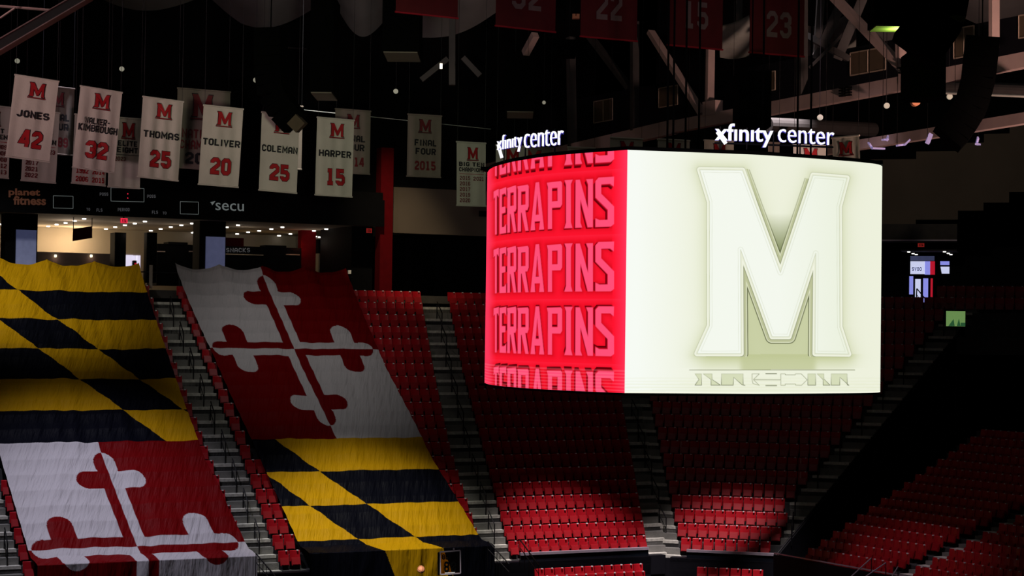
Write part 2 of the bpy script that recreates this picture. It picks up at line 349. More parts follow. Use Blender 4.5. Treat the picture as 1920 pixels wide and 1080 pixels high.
ip = lambda xs, ys: (lambda k: float(np.interp(k, xs, ys)) if xs[0] <= k <= xs[-1] else float(ys[0]+(k-xs[0])*(ys[1]-ys[0])/(xs[1]-xs[0])) if k < xs[0] else float(ys[-1]+(k-xs[-1])*(ys[-1]-ys[-2])/(xs[-1]-xs[-2])))
a0R = ip([0, 19], [-30.45, -31.6]); a0L = lambda k: a0R(k)-1.5
a1L = ip([2.6, 8, 18.8], [-20.95, -21.34, -21.95]); a1R = ip([2.6, 8, 18.8], [-19.6, -19.83, -20.6])
a2L = ip([1.3, 7, 13, 19.2], [-9.6, -9.26, -8.44, -7.43]); a2R = ip([1.3, 7, 13, 19.2], [-8.2, -7.54, -6.85, -5.9])
a3L = lambda k: -1.0+.237*k
a3R = lambda k: .80-.28*k               # in the corner frame
a4L = lambda k: float(np.interp(k, [0, .8, 1.2, 2.3, 3], [5.15, 5.5, 5.6, 5.8, 5.8])) if k < 3 else par(k)-1.35
a4R = lambda k: par(k)-.12

def stairs(name_label, segs, k0=0, k1=NR):
    """segs: list of (Frame, left(k), right(k), T, z(k))"""
    mb = MB()
    for F, l, r, T, z, R in segs:
        for k in range(k0, k1):
            for h, (wa, wb) in enumerate(((T*k-.5-T*.5, T*k-.5), (T*k-.5, T*k+.17))):
                zz = z(k)-R*.5*(1-h)+.02
                if k == 0 and h == 0: zz = z(0)-.3
                ka = wa/T+.2; kb = wb/T+.2
                p = lambda ext, z_: [F.P(l(ka), wa-ext, z_), F.P(r(ka), wa-ext, z_), F.P(r(kb), wb, z_), F.P(l(kb), wb, z_)]
                mb.hexa(p(0, zz-.6)+p(0, zz), 0)
                if h: mb.hexa(p(.015, zz-.125)+p(.015, zz+.006), 1)
    o = struct('aisle_stairs', mb, ['concrete', 'step_edge']); return o
stairs('a0', [(A, a0L, a0R, TA, zA, RA)], 0, 8)
stairs('a1', [(A, a1L, a1R, TA, zA, RA)]); stairs('a2', [(A, a2L, a2R, TA, zA, RA)])
stairs('a3', [(A, a3L, lambda k: TA*k*TAN, TA, zA, RA), (Cc, lambda k: -TC*k*TAN, a3R, TC, zC, RC)])
stairs('a4', [(Cc, a4L, a4R, TC, zC, RC)], 2, 22)
stairs('b', [(B, lambda k: 2.55+.13*k, lambda k: 3.8+.13*k, TB, lambda k: ZB+RB*k, RB)], 0, 16)

# handrails in the aisles
def rail_unit(F, a, w1, z1, w2, z2, label, group):
    p1 = F.P(a, w1, z1); p2 = F.P(a, w2, z2); h = np.array([0, 0, .95])
    o = empty('handrail', p1, label, 'handrail', group)
    MB().bar(p1, p1+h, .026).build('post', 'black_metal', o)
    MB().bar(p2, p2+h*.8, .026).build('post', 'black_metal', o)
    m = MB(); m.bar(p1+h, p2+h*.8+[0, 0, .15], .028); m.bar(p1+h*.45, p2+h*.45, .018); m.build('rail', 'black_metal', o)
places = [('steps between the two draped flags', A, lambda k: (a1L(k)+a1R(k))/2, TA, zA, 19), ('steps right of the draped flags', A, lambda k: (a2L(k)+a2R(k))/2+.1, TA, zA, 19),
          ('steps under the lit scoreboard corner', A, lambda k: TA*k*TAN*.7+.2, TA, zA, 11), ('steps beside the dark sloping parapet', Cc, lambda k: a4L(k)+.5, TC, zC, 19)]
ords = ['first', 'second', 'third', 'fourth', 'fifth', 'sixth', 'seventh', 'eighth', 'ninth', 'tenth', 'eleventh', 'twelfth', 'thirteenth', 'fourteenth', 'fifteenth', 'sixteenth', 'seventeenth', 'eighteenth', 'nineteenth', 'twentieth', 'twenty-first', 'twenty-second', 'twenty-third', 'twenty-fourth', 'twenty-fifth', 'twenty-sixth', 'twenty-seventh', 'twenty-eighth', 'twenty-ninth', 'thirtieth']
for nm, F, ac, T, z, kmax in places:
    k = 1.; i = 0
    while k+1.2 < kmax:
        ku = k+1
        rail_unit(F, ac(k), T*k-.2, z(int(k)), T*ku-.2, z(int(ku)), 'black handrail, %s from the bottom on the %s' % (ords[i], nm), 'handrails on the %s' % nm)
        k += 2; i += 1
rail_unit(A, (a0L(1)+a0R(1))/2+.25, .3, zA(1), .3+TA, zA(2), 'black handrail on the steps at the left edge beside the lower flag', None)

# ------------------------------------------------------------------ flags: two long cloths draped over the seats
def quilt_cross(s, t, up):
    """Crossland quarter: red/white quarters with a counterchanged bottony cross"""
    a = (s-.49)/.475; b = (t-.49)/.44; aa, bb = np.abs(a), np.abs(b)
    arm_h = (bb < .088) & (aa < .93); arm_v = (aa < .105) & (bb < .93)
    def cap(p, q, c0, rx, ry): return ((p-c0)/rx)**2+(q/ry)**2 < 1
    endh = cap(aa, bb, .88, .12, .095); endv = cap(bb, aa, .86, .14, .115)
    lob_h = ((np.abs(aa-.67) < .125) & (bb < .22)) | (((aa-.67)/.125)**2+((bb-.22)/.10)**2 < 1)
    lob_v = ((np.abs(bb-.70) < .095) & (aa < .24)) | (((bb-.70)/.095)**2+((aa-.24)/.11)**2 < 1)
    cross = arm_h | arm_v | endh | endv | lob_h | lob_v
    quad = (a < 0) == (b < 0)            # white quarters
    return quad ^ cross
def quilt_pales(s, t):
    n = np.floor(t*6).astype(int); gold = (n % 2 == 0)
    left1 = s < t*1.02+.13; left2 = s < t*1.02-.185
    return gold ^ (left1 & ~left2)
GOLD = np.array([.60, .325, .004]); BLK = np.array([.003, .0035, .008]); RED = np.array([.17, .0015, .003]); WHT = np.array([.56, .54, .56])
def draped_flag(name, label, Lpx, Rpx, ktop, order, cat='flag'):
    H0 = ZA+1.02; m = RA/TA
    ks = np.concatenate([np.linspace(ktop, 0., 520), ])
    nk = len(ks); drop = 90; ns = 300
    def edge(pts):
        q = sorted([(A.hit(x, y, H0, m)[1]/TA, A.hit(x, y, H0, m)[0]) for x, y in pts]); return np.array([p[0] for p in q]), np.array([p[1] for p in q])
    lk, la = edge(Lpx); rk, ra = edge(Rpx)
    KD = -1.66; nb = 27; kk = np.concatenate([ks, np.linspace(0, KD, nb+1)[1:], np.full(drop, KD)])
    L_ = np.interp(kk, lk, la); R_ = np.interp(kk, rk, ra)
    zz = H0+RA*kk; zz[nk:nk+nb] = H0-.05-np.linspace(0, .18, nb); zz[nk+nb:] = zz[nk+nb-1]-np.linspace(.03, 2.55, drop)
    nn = len(kk); s = np.linspace(0, 1, ns); S, K = np.meshgrid(s, kk); Aa = L_[:, None]*(1-S)+R_[:, None]*S
    W = K*TA; Z = np.repeat(zz[:, None], ns, 1)
    dist = np.concatenate([[0], np.cumsum(np.hypot(np.diff(kk*TA), np.diff(zz)))]); D = np.repeat(dist[:, None], ns, 1)
    # wrinkles running down the slope, sagging between rows of seats
    wr = np.zeros_like(S); x = Aa*1.0
    for i in range(26):
        fx = rng.uniform(1.2, 9); fy = rng.uniform(-.7, .7); wr += np.sin(x*fx+D*fy+rng.uniform(0, 6.28))*rng.uniform(.3, 1)/fx**.55*(.5+.5*np.sin(D*rng.uniform(.3, 1.6)+x*.5+rng.uniform(0, 6.28)))
    wr *= .026
    rowsag = -.045*np.abs(np.sin(np.pi*K))*np.where(K > 0, 1, 0)
    ph = x*1.9; crease = .03*np.maximum(0, np.sin(ph+.9*np.sin(D*.9)+D*.35))**8
    off = wr+rowsag+crease*.8
    vert = np.where(K <= KD+.01, 1, 0)
    topf = np.clip((K-(ktop-3.2))/3.2, 0, 1)              # lifted up to the tie points on the concourse rail
    ties = {4: np.abs(np.sin(np.pi*S*3.85+.3)), 3: np.abs(np.sin(np.pi*S*4.0))}[3 if name == 'b' else 4]
    Z = Z+off*.74*(1-vert)+topf**1.5*(.22-.30*ties**.8); W = W-off*.67*(1-vert)-off*1.2*vert
    # pattern
    h = 13.6/2; T_ = (ktop-K)/ (ktop-7.1); 
    Ttot = np.where(K > 7.1, (ktop-K)/(ktop-7.1), 1+(7.1-K)/13.65)
    dd = np.where(vert == 1, (D-dist[nk])/np.hypot(TA, RA)/13.65, 0); Ttot = np.where(K <= 0, 1+7.1/13.65+(D-dist[nk-1])/np.hypot(TA, RA)/13.65*(.95 if order == 'pales' else .55), Ttot)
    q0 = quilt_pales(S, np.clip(Ttot, 0, .9999)) if order == 'pales' else quilt_cross(S, Ttot, True)
    t2 = np.clip(Ttot-1, 0, 1.0)
    q1 = quilt_cross(S, t2, True) if order == 'pales' else quilt_pales(S, np.clip(t2, 0, .9999))
    top = Ttot < 1
    col = np.where(top[..., None], np.where(q0[..., None], GOLD if order == 'pales' else WHT, BLK if order == 'pales' else RED),
                   np.where(q1[..., None], WHT if order == 'pales' else GOLD, RED if order == 'pales' else BLK))
    P = np.stack([A.V[0]+A.e[0]*Aa+A.n[0]*W, A.V[1]+A.e[1]*Aa+A.n[1]*W, Z], -1)
    o = grid_obj('draped_flag', P, col, 'flag_cloth'); tag(o, label, cat, 'draped state flags')
    return (lk, la), (rk, ra)
E1 = draped_flag('a', 'giant cloth on the left stand, black and gold above, red and white cross below', [(-85, 505), (-40, 683), (3, 862), (65, 1070)], [(265, 515), (320, 683), (382, 855), (472, 1040)], 20.3, 'pales')
E2 = draped_flag('b', 'giant cloth with red and white cross above, black and gold below', [(333, 515), (408, 683), (485, 853), (570, 1040)], [(657, 530), (722, 683), (805, 847), (920, 1038)], 20.3, 'cross')
def under_flag(a, k, mrg):
    for (lk, la), (rk, ra) in (E1, E2):
        if k < 20.4 and np.interp(k, lk, la)+mrg < a < np.interp(k, rk, ra)-mrg: return True
    return False

# ------------------------------------------------------------------ seats
def seat_parts():
    back = MB(); n = 6; W_ = .235
    fr = []; bk = []
    for j, zz in enumerate((.36, .55, .74, .80, .825)):
        for i in range(n+1):
            x = -W_+2*W_*i/n; c = .035*(x/W_)**2; t = .05*(zz-.36)/.46; sh = .012 if zz > .82 else 0
            fr.append((x*(1 if zz < .82 else .96), -c-.005+t+sh, zz)); bk.append((x*(1 if zz < .82 else .96), -c+.045+t-sh, zz))
    m = n+1; R5 = 5
    fs = []
    for j in range(R5-1):
        for i in range(n):
            a = j*m+i; fs.append((a, a+1, a+m+1, a+m)); b = a+R5*m; fs.append((b, b+m, b+m+1, b+1))
    for i in range(n):
        fs.append((i, R5*m+i, R5*m+i+1, i+1)); a = (R5-1)*m+i; fs.append((a, a+1, R5*m+a+1, R5*m+a))
    for j in range(R5-1):
        a = j*m; fs.append((a, a+m, R5*m+a+m, R5*m+a)); a = j*m+n; fs.append((a, R5*m+a, R5*m+a+m, a+m))
    back.add(fr+bk, fs)
    pan = MB(); pan.hexa([(-.20, -.26, .20), (.20, -.26, .20), (.19, -.16, .20), (-.19, -.16, .20), (-.205, -.14, .53), (.205, -.14, .53), (.20, -.08, .53), (-.20, -.08, .53)])
    pan.hexa([(-.17, -.275, .24), (.17, -.275, .24), (.17, -.25, .24), (-.17, -.25, .24), (-.17, -.175, .49), (.17, -.175, .49), (.17, -.15, .49), (-.17, -.15, .49)])
    leg = MB(); leg.box(-.02, .02, -.05, .03, 0, .42); leg.box(-.21, .21, -.03, .01, .33, .37); leg.box(-.20, .20, -.30, .0, .28, .30) if False else None
    pl = MB(); pl.box(.09, .16, -.03, .04, .795, .842)  # white chip put in for the lamp glint on each seat top
    return back, pan, leg, pl
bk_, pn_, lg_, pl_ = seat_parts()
seats = []     # (location, rotation, row label)
def fill(F, l, r, k, T, z, sect, pitch=.5, skip=None, flagtest=False):
    a0, a1 = l(k), r(k); n = max(1, int((a1-a0)/pitch+.15)); p = (a1-a0)/n
    vis = 0
    for i in range(n):
        a = a0+p*(i+.5)
        if flagtest and under_flag(a, k, .12): continue
        P = F.P(a, T*k, z(k)); x, y = px(P+[0, 0, .6])
        if x < -25 or x > 1945 or y > 1100: continue
        x2, y2 = px(P+[0, 0, .8])
        if 925 < x < 1640 and 300 < y < 715: continue
        seats.append((P, math.radians(F.deg), k, vis, sect)); vis += 1
for k in range(NR):
    fill(A, a0R, lambda k: -21.5, k, TA, zA, 'left edge of left flag', flagtest=True) if k < 6 else None
    fill(A, lambda k: a1L(k)-1.05, a1L, k, TA, zA, 'right edge of left flag', flagtest=True)
    fill(A, a1R, a2L, k, TA, zA, 'beside red and white flag', flagtest=True)
    fill(A, a2R, a3L, k, TA, zA, 'left of scoreboard corner steps')
    fill(Cc, a3R, a4L, k, TC, zC, 'corner bank by sloping parapet')
for k in range(16):
    fill(B, lambda k: -3.05-.12*k, lambda k: 2.5+.13*k, k, TB, lambda k: ZB+RB*k, 'side bank by the parapet', pitch=.49)
    fill(B, lambda k: 3.85+.13*k, lambda k: 12, k, TB, lambda k: ZB+RB*k, 'side bank at right edge', pitch=.49)
for k in range(19, 21):
    fill(Cc, lambda k: Cc.wall(1760, 540, 15.)[0], lambda k: 18, k, TC, zC, 'dark rows beside lit doorway')
# retractable rows in front of the wall
def low_row(F, pxs, y, w, k, sect, zoff=0):
    aL, zt = F.wall(pxs[0], y, w); aR, zr = F.wall(pxs[1], y, w); n = int(round((aR-aL)/.5))
    for i in range(n):
        P = F.P(aL+(aR-aL)*(i+.5)/n, w, (zt+zr)/2-.82+zoff); seats.append((P, math.radians(F.deg), k, i, sect))
low_row(A, (1002, 1206), 1062, -2.1, 1, 'low bank under long rail')
low_row(A, (1012, 1210), 1076, -2.9, 0, 'low bank under long rail')
low_row(Cc, (1306, 1432), 1066, -2.1, 1, 'low bank under corner section')
low_row(Cc, (1457, 1500), 1074, -2.3, 1, 'small low bank at corner post')
def size_key(s):
    P = s[0]; th = s[1]; e = np.array([math.cos(th), math.sin(th), 0])*.25
    x0, _ = px(P-e+[0, 0, .8]); x1, _ = px(P+e+[0, 0, .8]); _, y0 = px(P+[0, 0, .1]); _, y1 = px(P+[0, 0, .82])
    if y1 > 1076: return 0
    return abs(x1-x0)*abs(min(y0, 1080)-y1)
seats.sort(key=size_key, reverse=True)
solo, rest = seats[:300], seats[300:]
proto = None
for P, th, k, i, sect in solo:
    lab = 'red folding seat, %s row up, %s from left, %s' % (ords[k], ords[i], sect)
    if proto is None:
        proto = empty('stadium_seat', (0, 0, 0), lab, 'seat', 'red folding seats of the stands')
        kids = [bk_.build('backrest', 'seat_red', proto), pn_.build('seat_pan', 'seat_pan_red', proto), lg_.build('bracket', 'black_metal', proto), pl_.build('glint_chip', 'glint_label_white', proto)]
        o = proto
    else:
        o = proto.copy(); COL.objects.link(o)
        for c in kids:
            d = c.copy(); COL.objects.link(d); d.parent = o; d.matrix_parent_inverse = c.matrix_parent_inverse
    o['label'] = lab; o.location = tuple(P); o.rotation_euler = (0, 0, th)
mb = MB()
for P, th, k, i, sect in rest:
    c, s_ = math.cos(th), math.sin(th)
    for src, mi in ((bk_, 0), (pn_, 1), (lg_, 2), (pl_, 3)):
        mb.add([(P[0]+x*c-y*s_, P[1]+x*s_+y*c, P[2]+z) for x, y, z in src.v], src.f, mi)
o = mb.build('seat_rows', ['seat_red', 'seat_pan_red', 'black_metal', 'glint_label_white'])
tag(o, 'many rows of dark red folding seats in the upper part of the stands', 'seats', kind='stuff')

# ------------------------------------------------------------------ front wall, rails and low platforms
mb = MB()
zr = A.wall(1100, 1031, -.95)[1]
mb.hexa([A.P(-36, -1.0, 0), A.P(-1.3, -1.0, 0), A.P(-1.3, -.85, 0), A.P(-36, -.85, 0), A.P(-36, -1.0, ZA-.05), A.P(-1.3, -1.0, ZA-.05), A.P(-1.3, -.85, ZA-.05), A.P(-36, -.85, ZA-.05)])
struct('wall_front', mb, 'black_paint')
def rail_wall(F, a0, a1, w, ztop, name='front_rail', label='', zb=0.):
    o = empty(name, F.P(a0, w, 0), label, 'railing')
    MB().fbox(F, a0, a1, w-.04, w+.04, ztop-.75, ztop-.06).build('glass_panel', 'dark_glass', o)
    MB().fbox(F, a0, a1, w-.09, w+.09, ztop-.07, ztop+.05).build('top_rail', 'rail_cap', o)
    return o
aL, z1 = A.wall(975, 1039, -.95); aR, z2 = A.wall(1215, 1027, -.95)
rail_wall(A, aL, aR, -.95, (z1+z2)/2, label='long pale topped rail along the front of the section left of centre')
MB().fbox(A, aL-.6, aR, -1.35, -1.05, 0, (z1+z2)/2-.7)
aL, z1 = Cc.wall(1288, 1031, -.95); aR, z2 = Cc.wall(1451, 1040, -.95)
rail_wall(Cc, aL, aR, -.95, (z1+z2)/2, label='pale topped rail along the front of the corner section')
mb = MB(); mb.fbox(Cc, -1, 6.2, -1.0, -.85, 0, ZC-.05); struct('wall_front', mb, 'black_paint')
# rail of the side bank
aL, z1 = B.wall(1452, 1037, -1.0); aR, z2 = B.wall(1700, 1079, -1.0)
o = empty('side_rail', B.P(aL, -1, 0), 'black wall with thin bright rail in front of the side bank', 'railing')
MB().fbox(B, aL, 12, -1.05, -.95, 0, z1-.08).build('panel', 'black_paint', o)
MB().fbox(B, aL, 12, -1.03, -.97, z1-.03, z1+.02).build('top_rail', 'rail_cap', o)
# parapet between the corner bank and the side bank
mb = MB()
for k in range(-1, 23):
    k2 = k+1
    p = [Cc.P(par(k), TC*k, 0), Cc.P(par(k)+.18, TC*k, 0), Cc.P(par(k2)+.18, TC*k2, 0), Cc.P(par(k2), TC*k2, 0)]
    zt = [zC(k)+.42, zC(k)+.42, zC(k2)+.42, zC(k2)+.42]
    if k >= 17: continue
    mb.hexa(p+[np.array([q[0], q[1], z_]) for q, z_ in zip(p, zt)])
o = struct('wall_parapet', mb, 'black_paint')
mb = MB(); mb.bar(Cc.P(par(-1)+.09, -TC, zC(-1)+.45), Cc.P(par(17)+.09, TC*17, zC(17)+.45), .035); struct('trim_1', mb, 'black_metal')
# slanted rails at the foot of the stairs
for i, (x0, y0, x1, y1, D) in enumerate([(1595, 1082, 1634, 1046, 76), (1622, 1082, 1661, 1055, 75), (1672, 1082, 1684, 1062, 75)]):
    p, q = at(x0, y0, D), at(x1, y1, D)
    o = empty('handrail', (q[0], q[1], 0), 'sloping metal handrail at the foot of the side bank, %s from the left' % ords[i], 'handrail')
    MB().bar(p, q, .025).build('rail', 'rail_cap', o); MB().bar((q[0], q[1], 0), q, .02).build('post', 'black_metal', o)
for i, (xs, ys, nb, D, lab) in enumerate([((915, 955), (1015, 1058), 8, 84.5, 'black barred stair rail beside the hanging end of the gold and black cloth'), ((480, 520), (1038, 1085), 7, 76, 'black barred stair rail right of the red and white cloth'), ((975, 1010), (1012, 1060), 5, 82.5, 'black barred stair rail at the left end of the long pale rail')]):
    o = empty('stair_rail', at(xs[0], 1085, D), lab, 'railing')
    pa, pb = at(xs[0], ys[0], D), at(xs[1], ys[1], D-1); lo = 1.15
    m = MB(); m.bar(pa, pb, .03); m.bar(pa-[0, 0, .35], pb-[0, 0, .35], .02); m.build('rail', 'black_metal', o)
    for j in range(nb):
        t = j/(nb-1); q = pa*(1-t)+pb*t
        MB().bar(q-[0, 0, lo], q, .014).build('baluster', 'black_metal', o)
# stand platforms for the low rows
mb = MB(); mb.fbox(A, -36, -.5, -1.0, -.5, ZA-.9, ZA-.01); mb.fbox(Cc, .5, 6, -1.0, -.5, ZC-.9, ZC-.01); mb.fbox(A, aR-9-2, 0, -1.9, -1.05, 0, .3); mb.fbox(A, -7.6, -1.2, -3.4, -1.7, 0, .40)
struct('stand_terrace', mb, 'black_paint')
# ------------------------------------------------------------------ upper concourse behind the left stand
ZF = 14.2
mb = MB(); mb.fbox(A, -44, 4, 13.15, 28.4, ZF-.4, ZF); mb.fbox(Cc, -4, 24, 17, 26, ZC+RC*20-.3, ZC+RC*20); struct('floor_concourse', mb, 'dark_wall')
mb = MB(); mb.fbox(A, -44, -9.2, 13.9, 28.4, 17.86, 18.0); mb.fbox(A, -9.2, -5, 15.4, 28.4, 17.86, 18.0); struct('ceiling_concourse', mb, 'beige_wall')
mb = MB(); mb.fbox(A, -44, -5, 28, 28.4, ZF, 18.0); struct('wall_concourse', mb, 'beige_wall')
mb = MB(); mb.fbox(A, -60, 4, 14.9, 15.3, 19.2, 40); mb.fbox(A, -60, -9.2, 13.85, 15.3, 19.22, 19.6); struct('wall_upper', mb, 'black')
mb = MB(); mb.fbox(Cc, -6, 60, 26, 26.5, 14, 42); struct('wall_upper', mb, 'black')
mb = MB(); mb.box(-70, 70, -12, 150, 42, 42.4); struct('ceiling', mb, 'black')
mb = MB(); mb.box(-70, -69.5, -12, 150, 0, 42); struct('wall_left', mb, 'black')
mb = MB(); mb.box(-70, 70, 149.5, 150, 0, 42); struct('wall_back', mb, 'black')
mb = MB(); mb.box(69.5, 70, -12, 150, 0, 42); struct('wall_right', mb, 'black')
# LED ribbon board
rb = empty('ribbon_board', A.P(-9.2, 13.6, 17.8), 'long black ribbon display board above the concourse opening', 'display board')
MB().fbox(A, -44, -9.2, 13.6, 13.84, 17.8, 19.2).build('casing', 'black', rb)
def on_ribbon(x, y): a, z = A.wall(x, y, 13.57); return A.P(a, 13.57, z)
def ribbon_text(t, x0, y0, x1, y1, h, m, weight=0., pname='lettering', fit=None):
    p = on_ribbon(x0, y0); q = on_ribbon(x1, y1); u_ = on_ribbon(x0, y0-h)
    return ftext(t, p, q-p, u_-p, weight, .03, pname, (m,), rb, fit=fit)
ribbon_text('planet', 16, 370, 75, 371, 17, 'led_brown', .03); ribbon_text('fitness', 25, 384, 86, 385, 17, 'led_brown', .03)
ribbon_text('secu', 404, 394, 457, 396, 14, 'secu_grey', 0.)
def rib_poly(pts, m, pname):
    mb = MB(); vs = [on_ribbon(x, y) for x, y in pts]; mb.add(vs, [tuple(range(len(vs)))]); return mb.build(pname, m, rb)
rib_poly([(394, 379), (404, 377), (398, 385), (396, 381)], 'secu_grey', 'emblem')
def rib_frame(x0, y0, x1, y1, m):
    mb = MB()
    c = [on_ribbon(x0, y0), on_ribbon(x1, y0+(x1-x0)*.025), on_ribbon(x1, y1+(x1-x0)*.025), on_ribbon(x0, y1)]
    for i in range(4): mb.bar(c[i], c[(i+1) % 4], .014, 4)
    mb.build('score_window', m, rb)
rib_frame(100, 367, 137, 390, 'secu_grey'); rib_frame(338, 378, 372, 401, 'secu_grey'); rib_frame(208, 352, 270, 377, 'secu_grey')
for t, x0, y, x1, h in (('POSS', 187, 367, 203, 6), ('POSS', 276, 371, 292, 6), ('PERIOD', 221, 396, 243, 6), ('TO', 162, 395, 169, 5), ('FLS', 181, 397, 192, 6), ('FLS', 285, 401, 296, 6), ('TO', 305, 402, 312, 5)):
    p = on_ribbon(x0, y); q = on_ribbon(x1, y); u_ = on_ribbon(x0, y-h); vs, fs = word(t, 0, 0, 1, 1, 1.1)
    MB().add([p+(q-p)*v[0]+(u_-p)*v[1] for v in vs], fs).build('lettering', 'led_faint', rb)
for yy in (363.5, 371.5):
    p = on_ribbon(239.5, yy); MB().bar(p, p-np.append(A.n, 0)*.03, .025, 8).build('clock_dot', 'exit_red', rb)
# concourse rail
o = empty('concourse_rail', A.P(-9.5, 13.4, ZF), 'thin black guard rail along the front of the upper concourse', 'railing')
mb = MB()
MB().bar(A.P(-40, 13.4, 15.08), A.P(-11, 13.4, 15.08), .035).build('top_rail', 'black_metal', o)
for i in range(17): a = -39.5+i*1.75; MB().bar(A.P(a, 13.4, ZF), A.P(a, 13.4, 15.08), .028).build('post', 'black_metal', o)
# downlights
disc = None; cnt = 0
lz = [(8, 322), (58, 309), (362, 337), (425, 323), (492, 311), (561, 296), (631, 281), (795, 356), (864, 342), (937, 328), (1011, 315), (1087, 300), (1131, 369), (1205, 356), (1281, 342), (1360, 328), (1441, 315), (1333, 400), (1459, 381), (1701, 343), (1785, 328), (1779, 394), (1861, 381)]
lp = [(x/4, 340+y/4) for x, y in lz]+[(440+x/4, 340+y/4) for x, y in ((184, 370), (275, 357), (358, 343), (193, 424), (332, 407), (418, 394), (504, 382), (595, 370), (687, 357), (421, 433), (637, 418), (728, 406), (740, 391))]
lp.sort()
for i, (x, y) in enumerate(lp):
    a, w_ = A.flat(x, y, 17.84)
    if w_ > 27.7: w_ = 27.6-.35*(i % 3)
    zone = 'left of hanging red sign' if x < 135 else 'between hanging sign and exit sign' if x < 235 else 'right of the red exit sign' if x < 372 else 'above the snack stand' if x < 565 else 'above the grey counter'
    o = MB().bar((0, 0, -.03), (0, 0, .03), .10, 12).build('downlight', 'lamp_white') if disc is None else disc.copy()
    if disc is None: disc = o
    else: COL.objects.link(o)
    cnt += 1
    o.location = tuple(A.P(a, w_, 17.83)); tag(o, 'round ceiling downlight, %s from left, %s' % (ords[i] if i < 30 else ['thirty-first', 'thirty-second', 'thirty-third', 'thirty-fourth', 'thirty-fifth', 'thirty-sixth'][i-30], zone), 'ceiling light', 'concourse downlights')
def plight(loc, p, c, r=.2):
    l = bpy.data.lights.new('small_point_light', 'POINT'); l.energy = p; l.color = c; l.shadow_soft_size = r
    o = bpy.data.objects.new('small_point_light', l); COL.objects.link(o); o.location = tuple(loc); return o
for x, p in ((140, 45), (250, 16), (340, 8), (470, 9), (600, 8)):
    a, z = A.wall(x, 430, 19); plight(A.P(a, 20, 17.2), p, (1, .82, .66))
a, z = A.wall(165, 455, 23.6); plight(A.P(a, 26.5, 17.0), 260, (1, .72, .42))
a, z = A.wall(100, 455, 23.6); plight(A.P(a, 26.5, 17.0), 90, (1, .72, .42))
for x in (322, 470, 535):
    a, z = A.wall(x, 455, 23.6); plight(A.P(a, 24.1, 16.9), 6, (1, .62, .25), .1)
def wbox(x0, x1, y0, y1, w, dep, mats, name, label=None, cat=None, parent=None, kind=None, group=None):
    """box whose front face covers the rectangle x0..x1, y0..y1 at depth w behind the front of the left stand"""
    xm = (x0+x1)/2; aL, _ = A.wall(x0, (y0+y1)/2, w); aR, _ = A.wall(x1, (y0+y1)/2, w); _, zt = A.wall(xm, y0, w); _, zb = A.wall(xm, y1, w)
    o = MB().fbox(A, aL, aR, w, w+dep, zb, zt).build(name, mats, parent)
    return tag(o, label, cat, group, kind)
wbox(69, 213, 474, 522, 23.2, .8, 'tan_counter', 'service_counter', 'long dark counter below the warmly lit wall panel', 'counter')
for x, l in ((104, 'left'), (171, 'right')):
    a, z = A.wall(x, 482, 23.1); o = MB().bar(A.P(a, 23.1, z), A.P(a, 23.1, z+.12), .06, 10).build('wall_lamp', 'bulb_warm'); tag(o, 'small warm lamp on the dark counter front, the %s of two' % l, 'lamp')
    plight(A.P(a, 22.95, z-.1), 2.2, (1, .5, .35), .05)
for i, (x0, x1, px0, px1, yt, lab) in enumerate(((10, 70, 30, 68, 431, 'left'), (374, 423, 386, 422, 444, 'right'))):
    aL, _ = A.wall(x0, 460, 15.6); aR, _ = A.wall(x1, 460, 15.6)
    mb = MB().fbox(A, aL, aR, 15.6, 16.8, ZF, 17.86); struct('wall_pillar', mb, 'black')
    wbox(px0, px1, yt, 503 if i == 0 else 512, 15.5, .08, 'blue_panel', 'wall_panel', 'tall dim blue panel on the %s dark concourse pillar' % lab, 'panel')
wbox(215, 236, 436, 522, 20, 1, 'black', 'kiosk', 'tall dark kiosk left of the bright doorway', 'kiosk')
wbox(275, 294, 436, 530, 18, .6, 'black', 'kiosk', 'tall dark kiosk right of the bright doorway', 'kiosk')
wbox(281, 286, 497, 541, 13.0, .12, 'beige_wall', 'post', 'pale short post at the top of the steps between the flags', 'post')
d1 = wbox(234, 264, 476, 524, 24.5, .05, 'window_frame', 'door_1', kind='structure')
for nm, x0, x1, y0, y1, m in (('lit_pane', 235, 249, 478, 522, 'door_glow'), ('lit_pane', 256, 263, 479, 522, 'door_glow'), ('dark_leaf', 247, 257, 489, 522, 'black'), ('red_edge', 252, 256.5, 493, 522, 'door_red'), ('lit_pane', 249, 257, 479, 488, 'door_glow')):
    wbox(x0, x1, y0, y1, 24.38, .05, m, nm, parent=d1)
o = wbox(294, 373, 458, 535, 21, 2, 'black', 'snack_stand', 'dark snack stand between the bright doorway and the second blue panel', 'stand')
wbox(316, 352, 454, 459, 20.9, 1, 'black', 'canopy', parent=o)
for x0, x1 in ((294, 310), (355, 372)): wbox(x0, x1, 470.5, 472.5, 20.85, .1, 'steel', 'shelf_light', parent=o)
o = wbox(423, 565, 463, 545, 21, 2, 'black', 'snack_stand', 'dark snack stand with faint lettering right of the second blue panel', 'stand')
wbox(498, 537, 460, 464, 20.9, 1, 'black', 'canopy', parent=o)
for x0, x1 in ((424, 494), (537, 562)): wbox(x0, x1, 476.5, 478.2, 20.85, .1, 'window_frame', 'shelf_light', parent=o)
def wpt(x, y, w_): a, z = A.wall(x, y, w_); return A.P(a, w_, z)
p, q, u_ = wpt(424, 473, 20.9), wpt(469, 473, 20.9), wpt(424, 465, 20.9); vs, fs = word('SNACKS', 0, 0, 1, 1, .9)
MB().add([p+(q-p)*v[0]+(u_-p)*v[1] for v in vs], fs).build('lettering', 'led_faint', o)
wbox(423, 457, 446, 462, 18, .1, 'red_wall', 'hanging_sign', 'dark red hanging sign right of the second blue panel', 'sign')
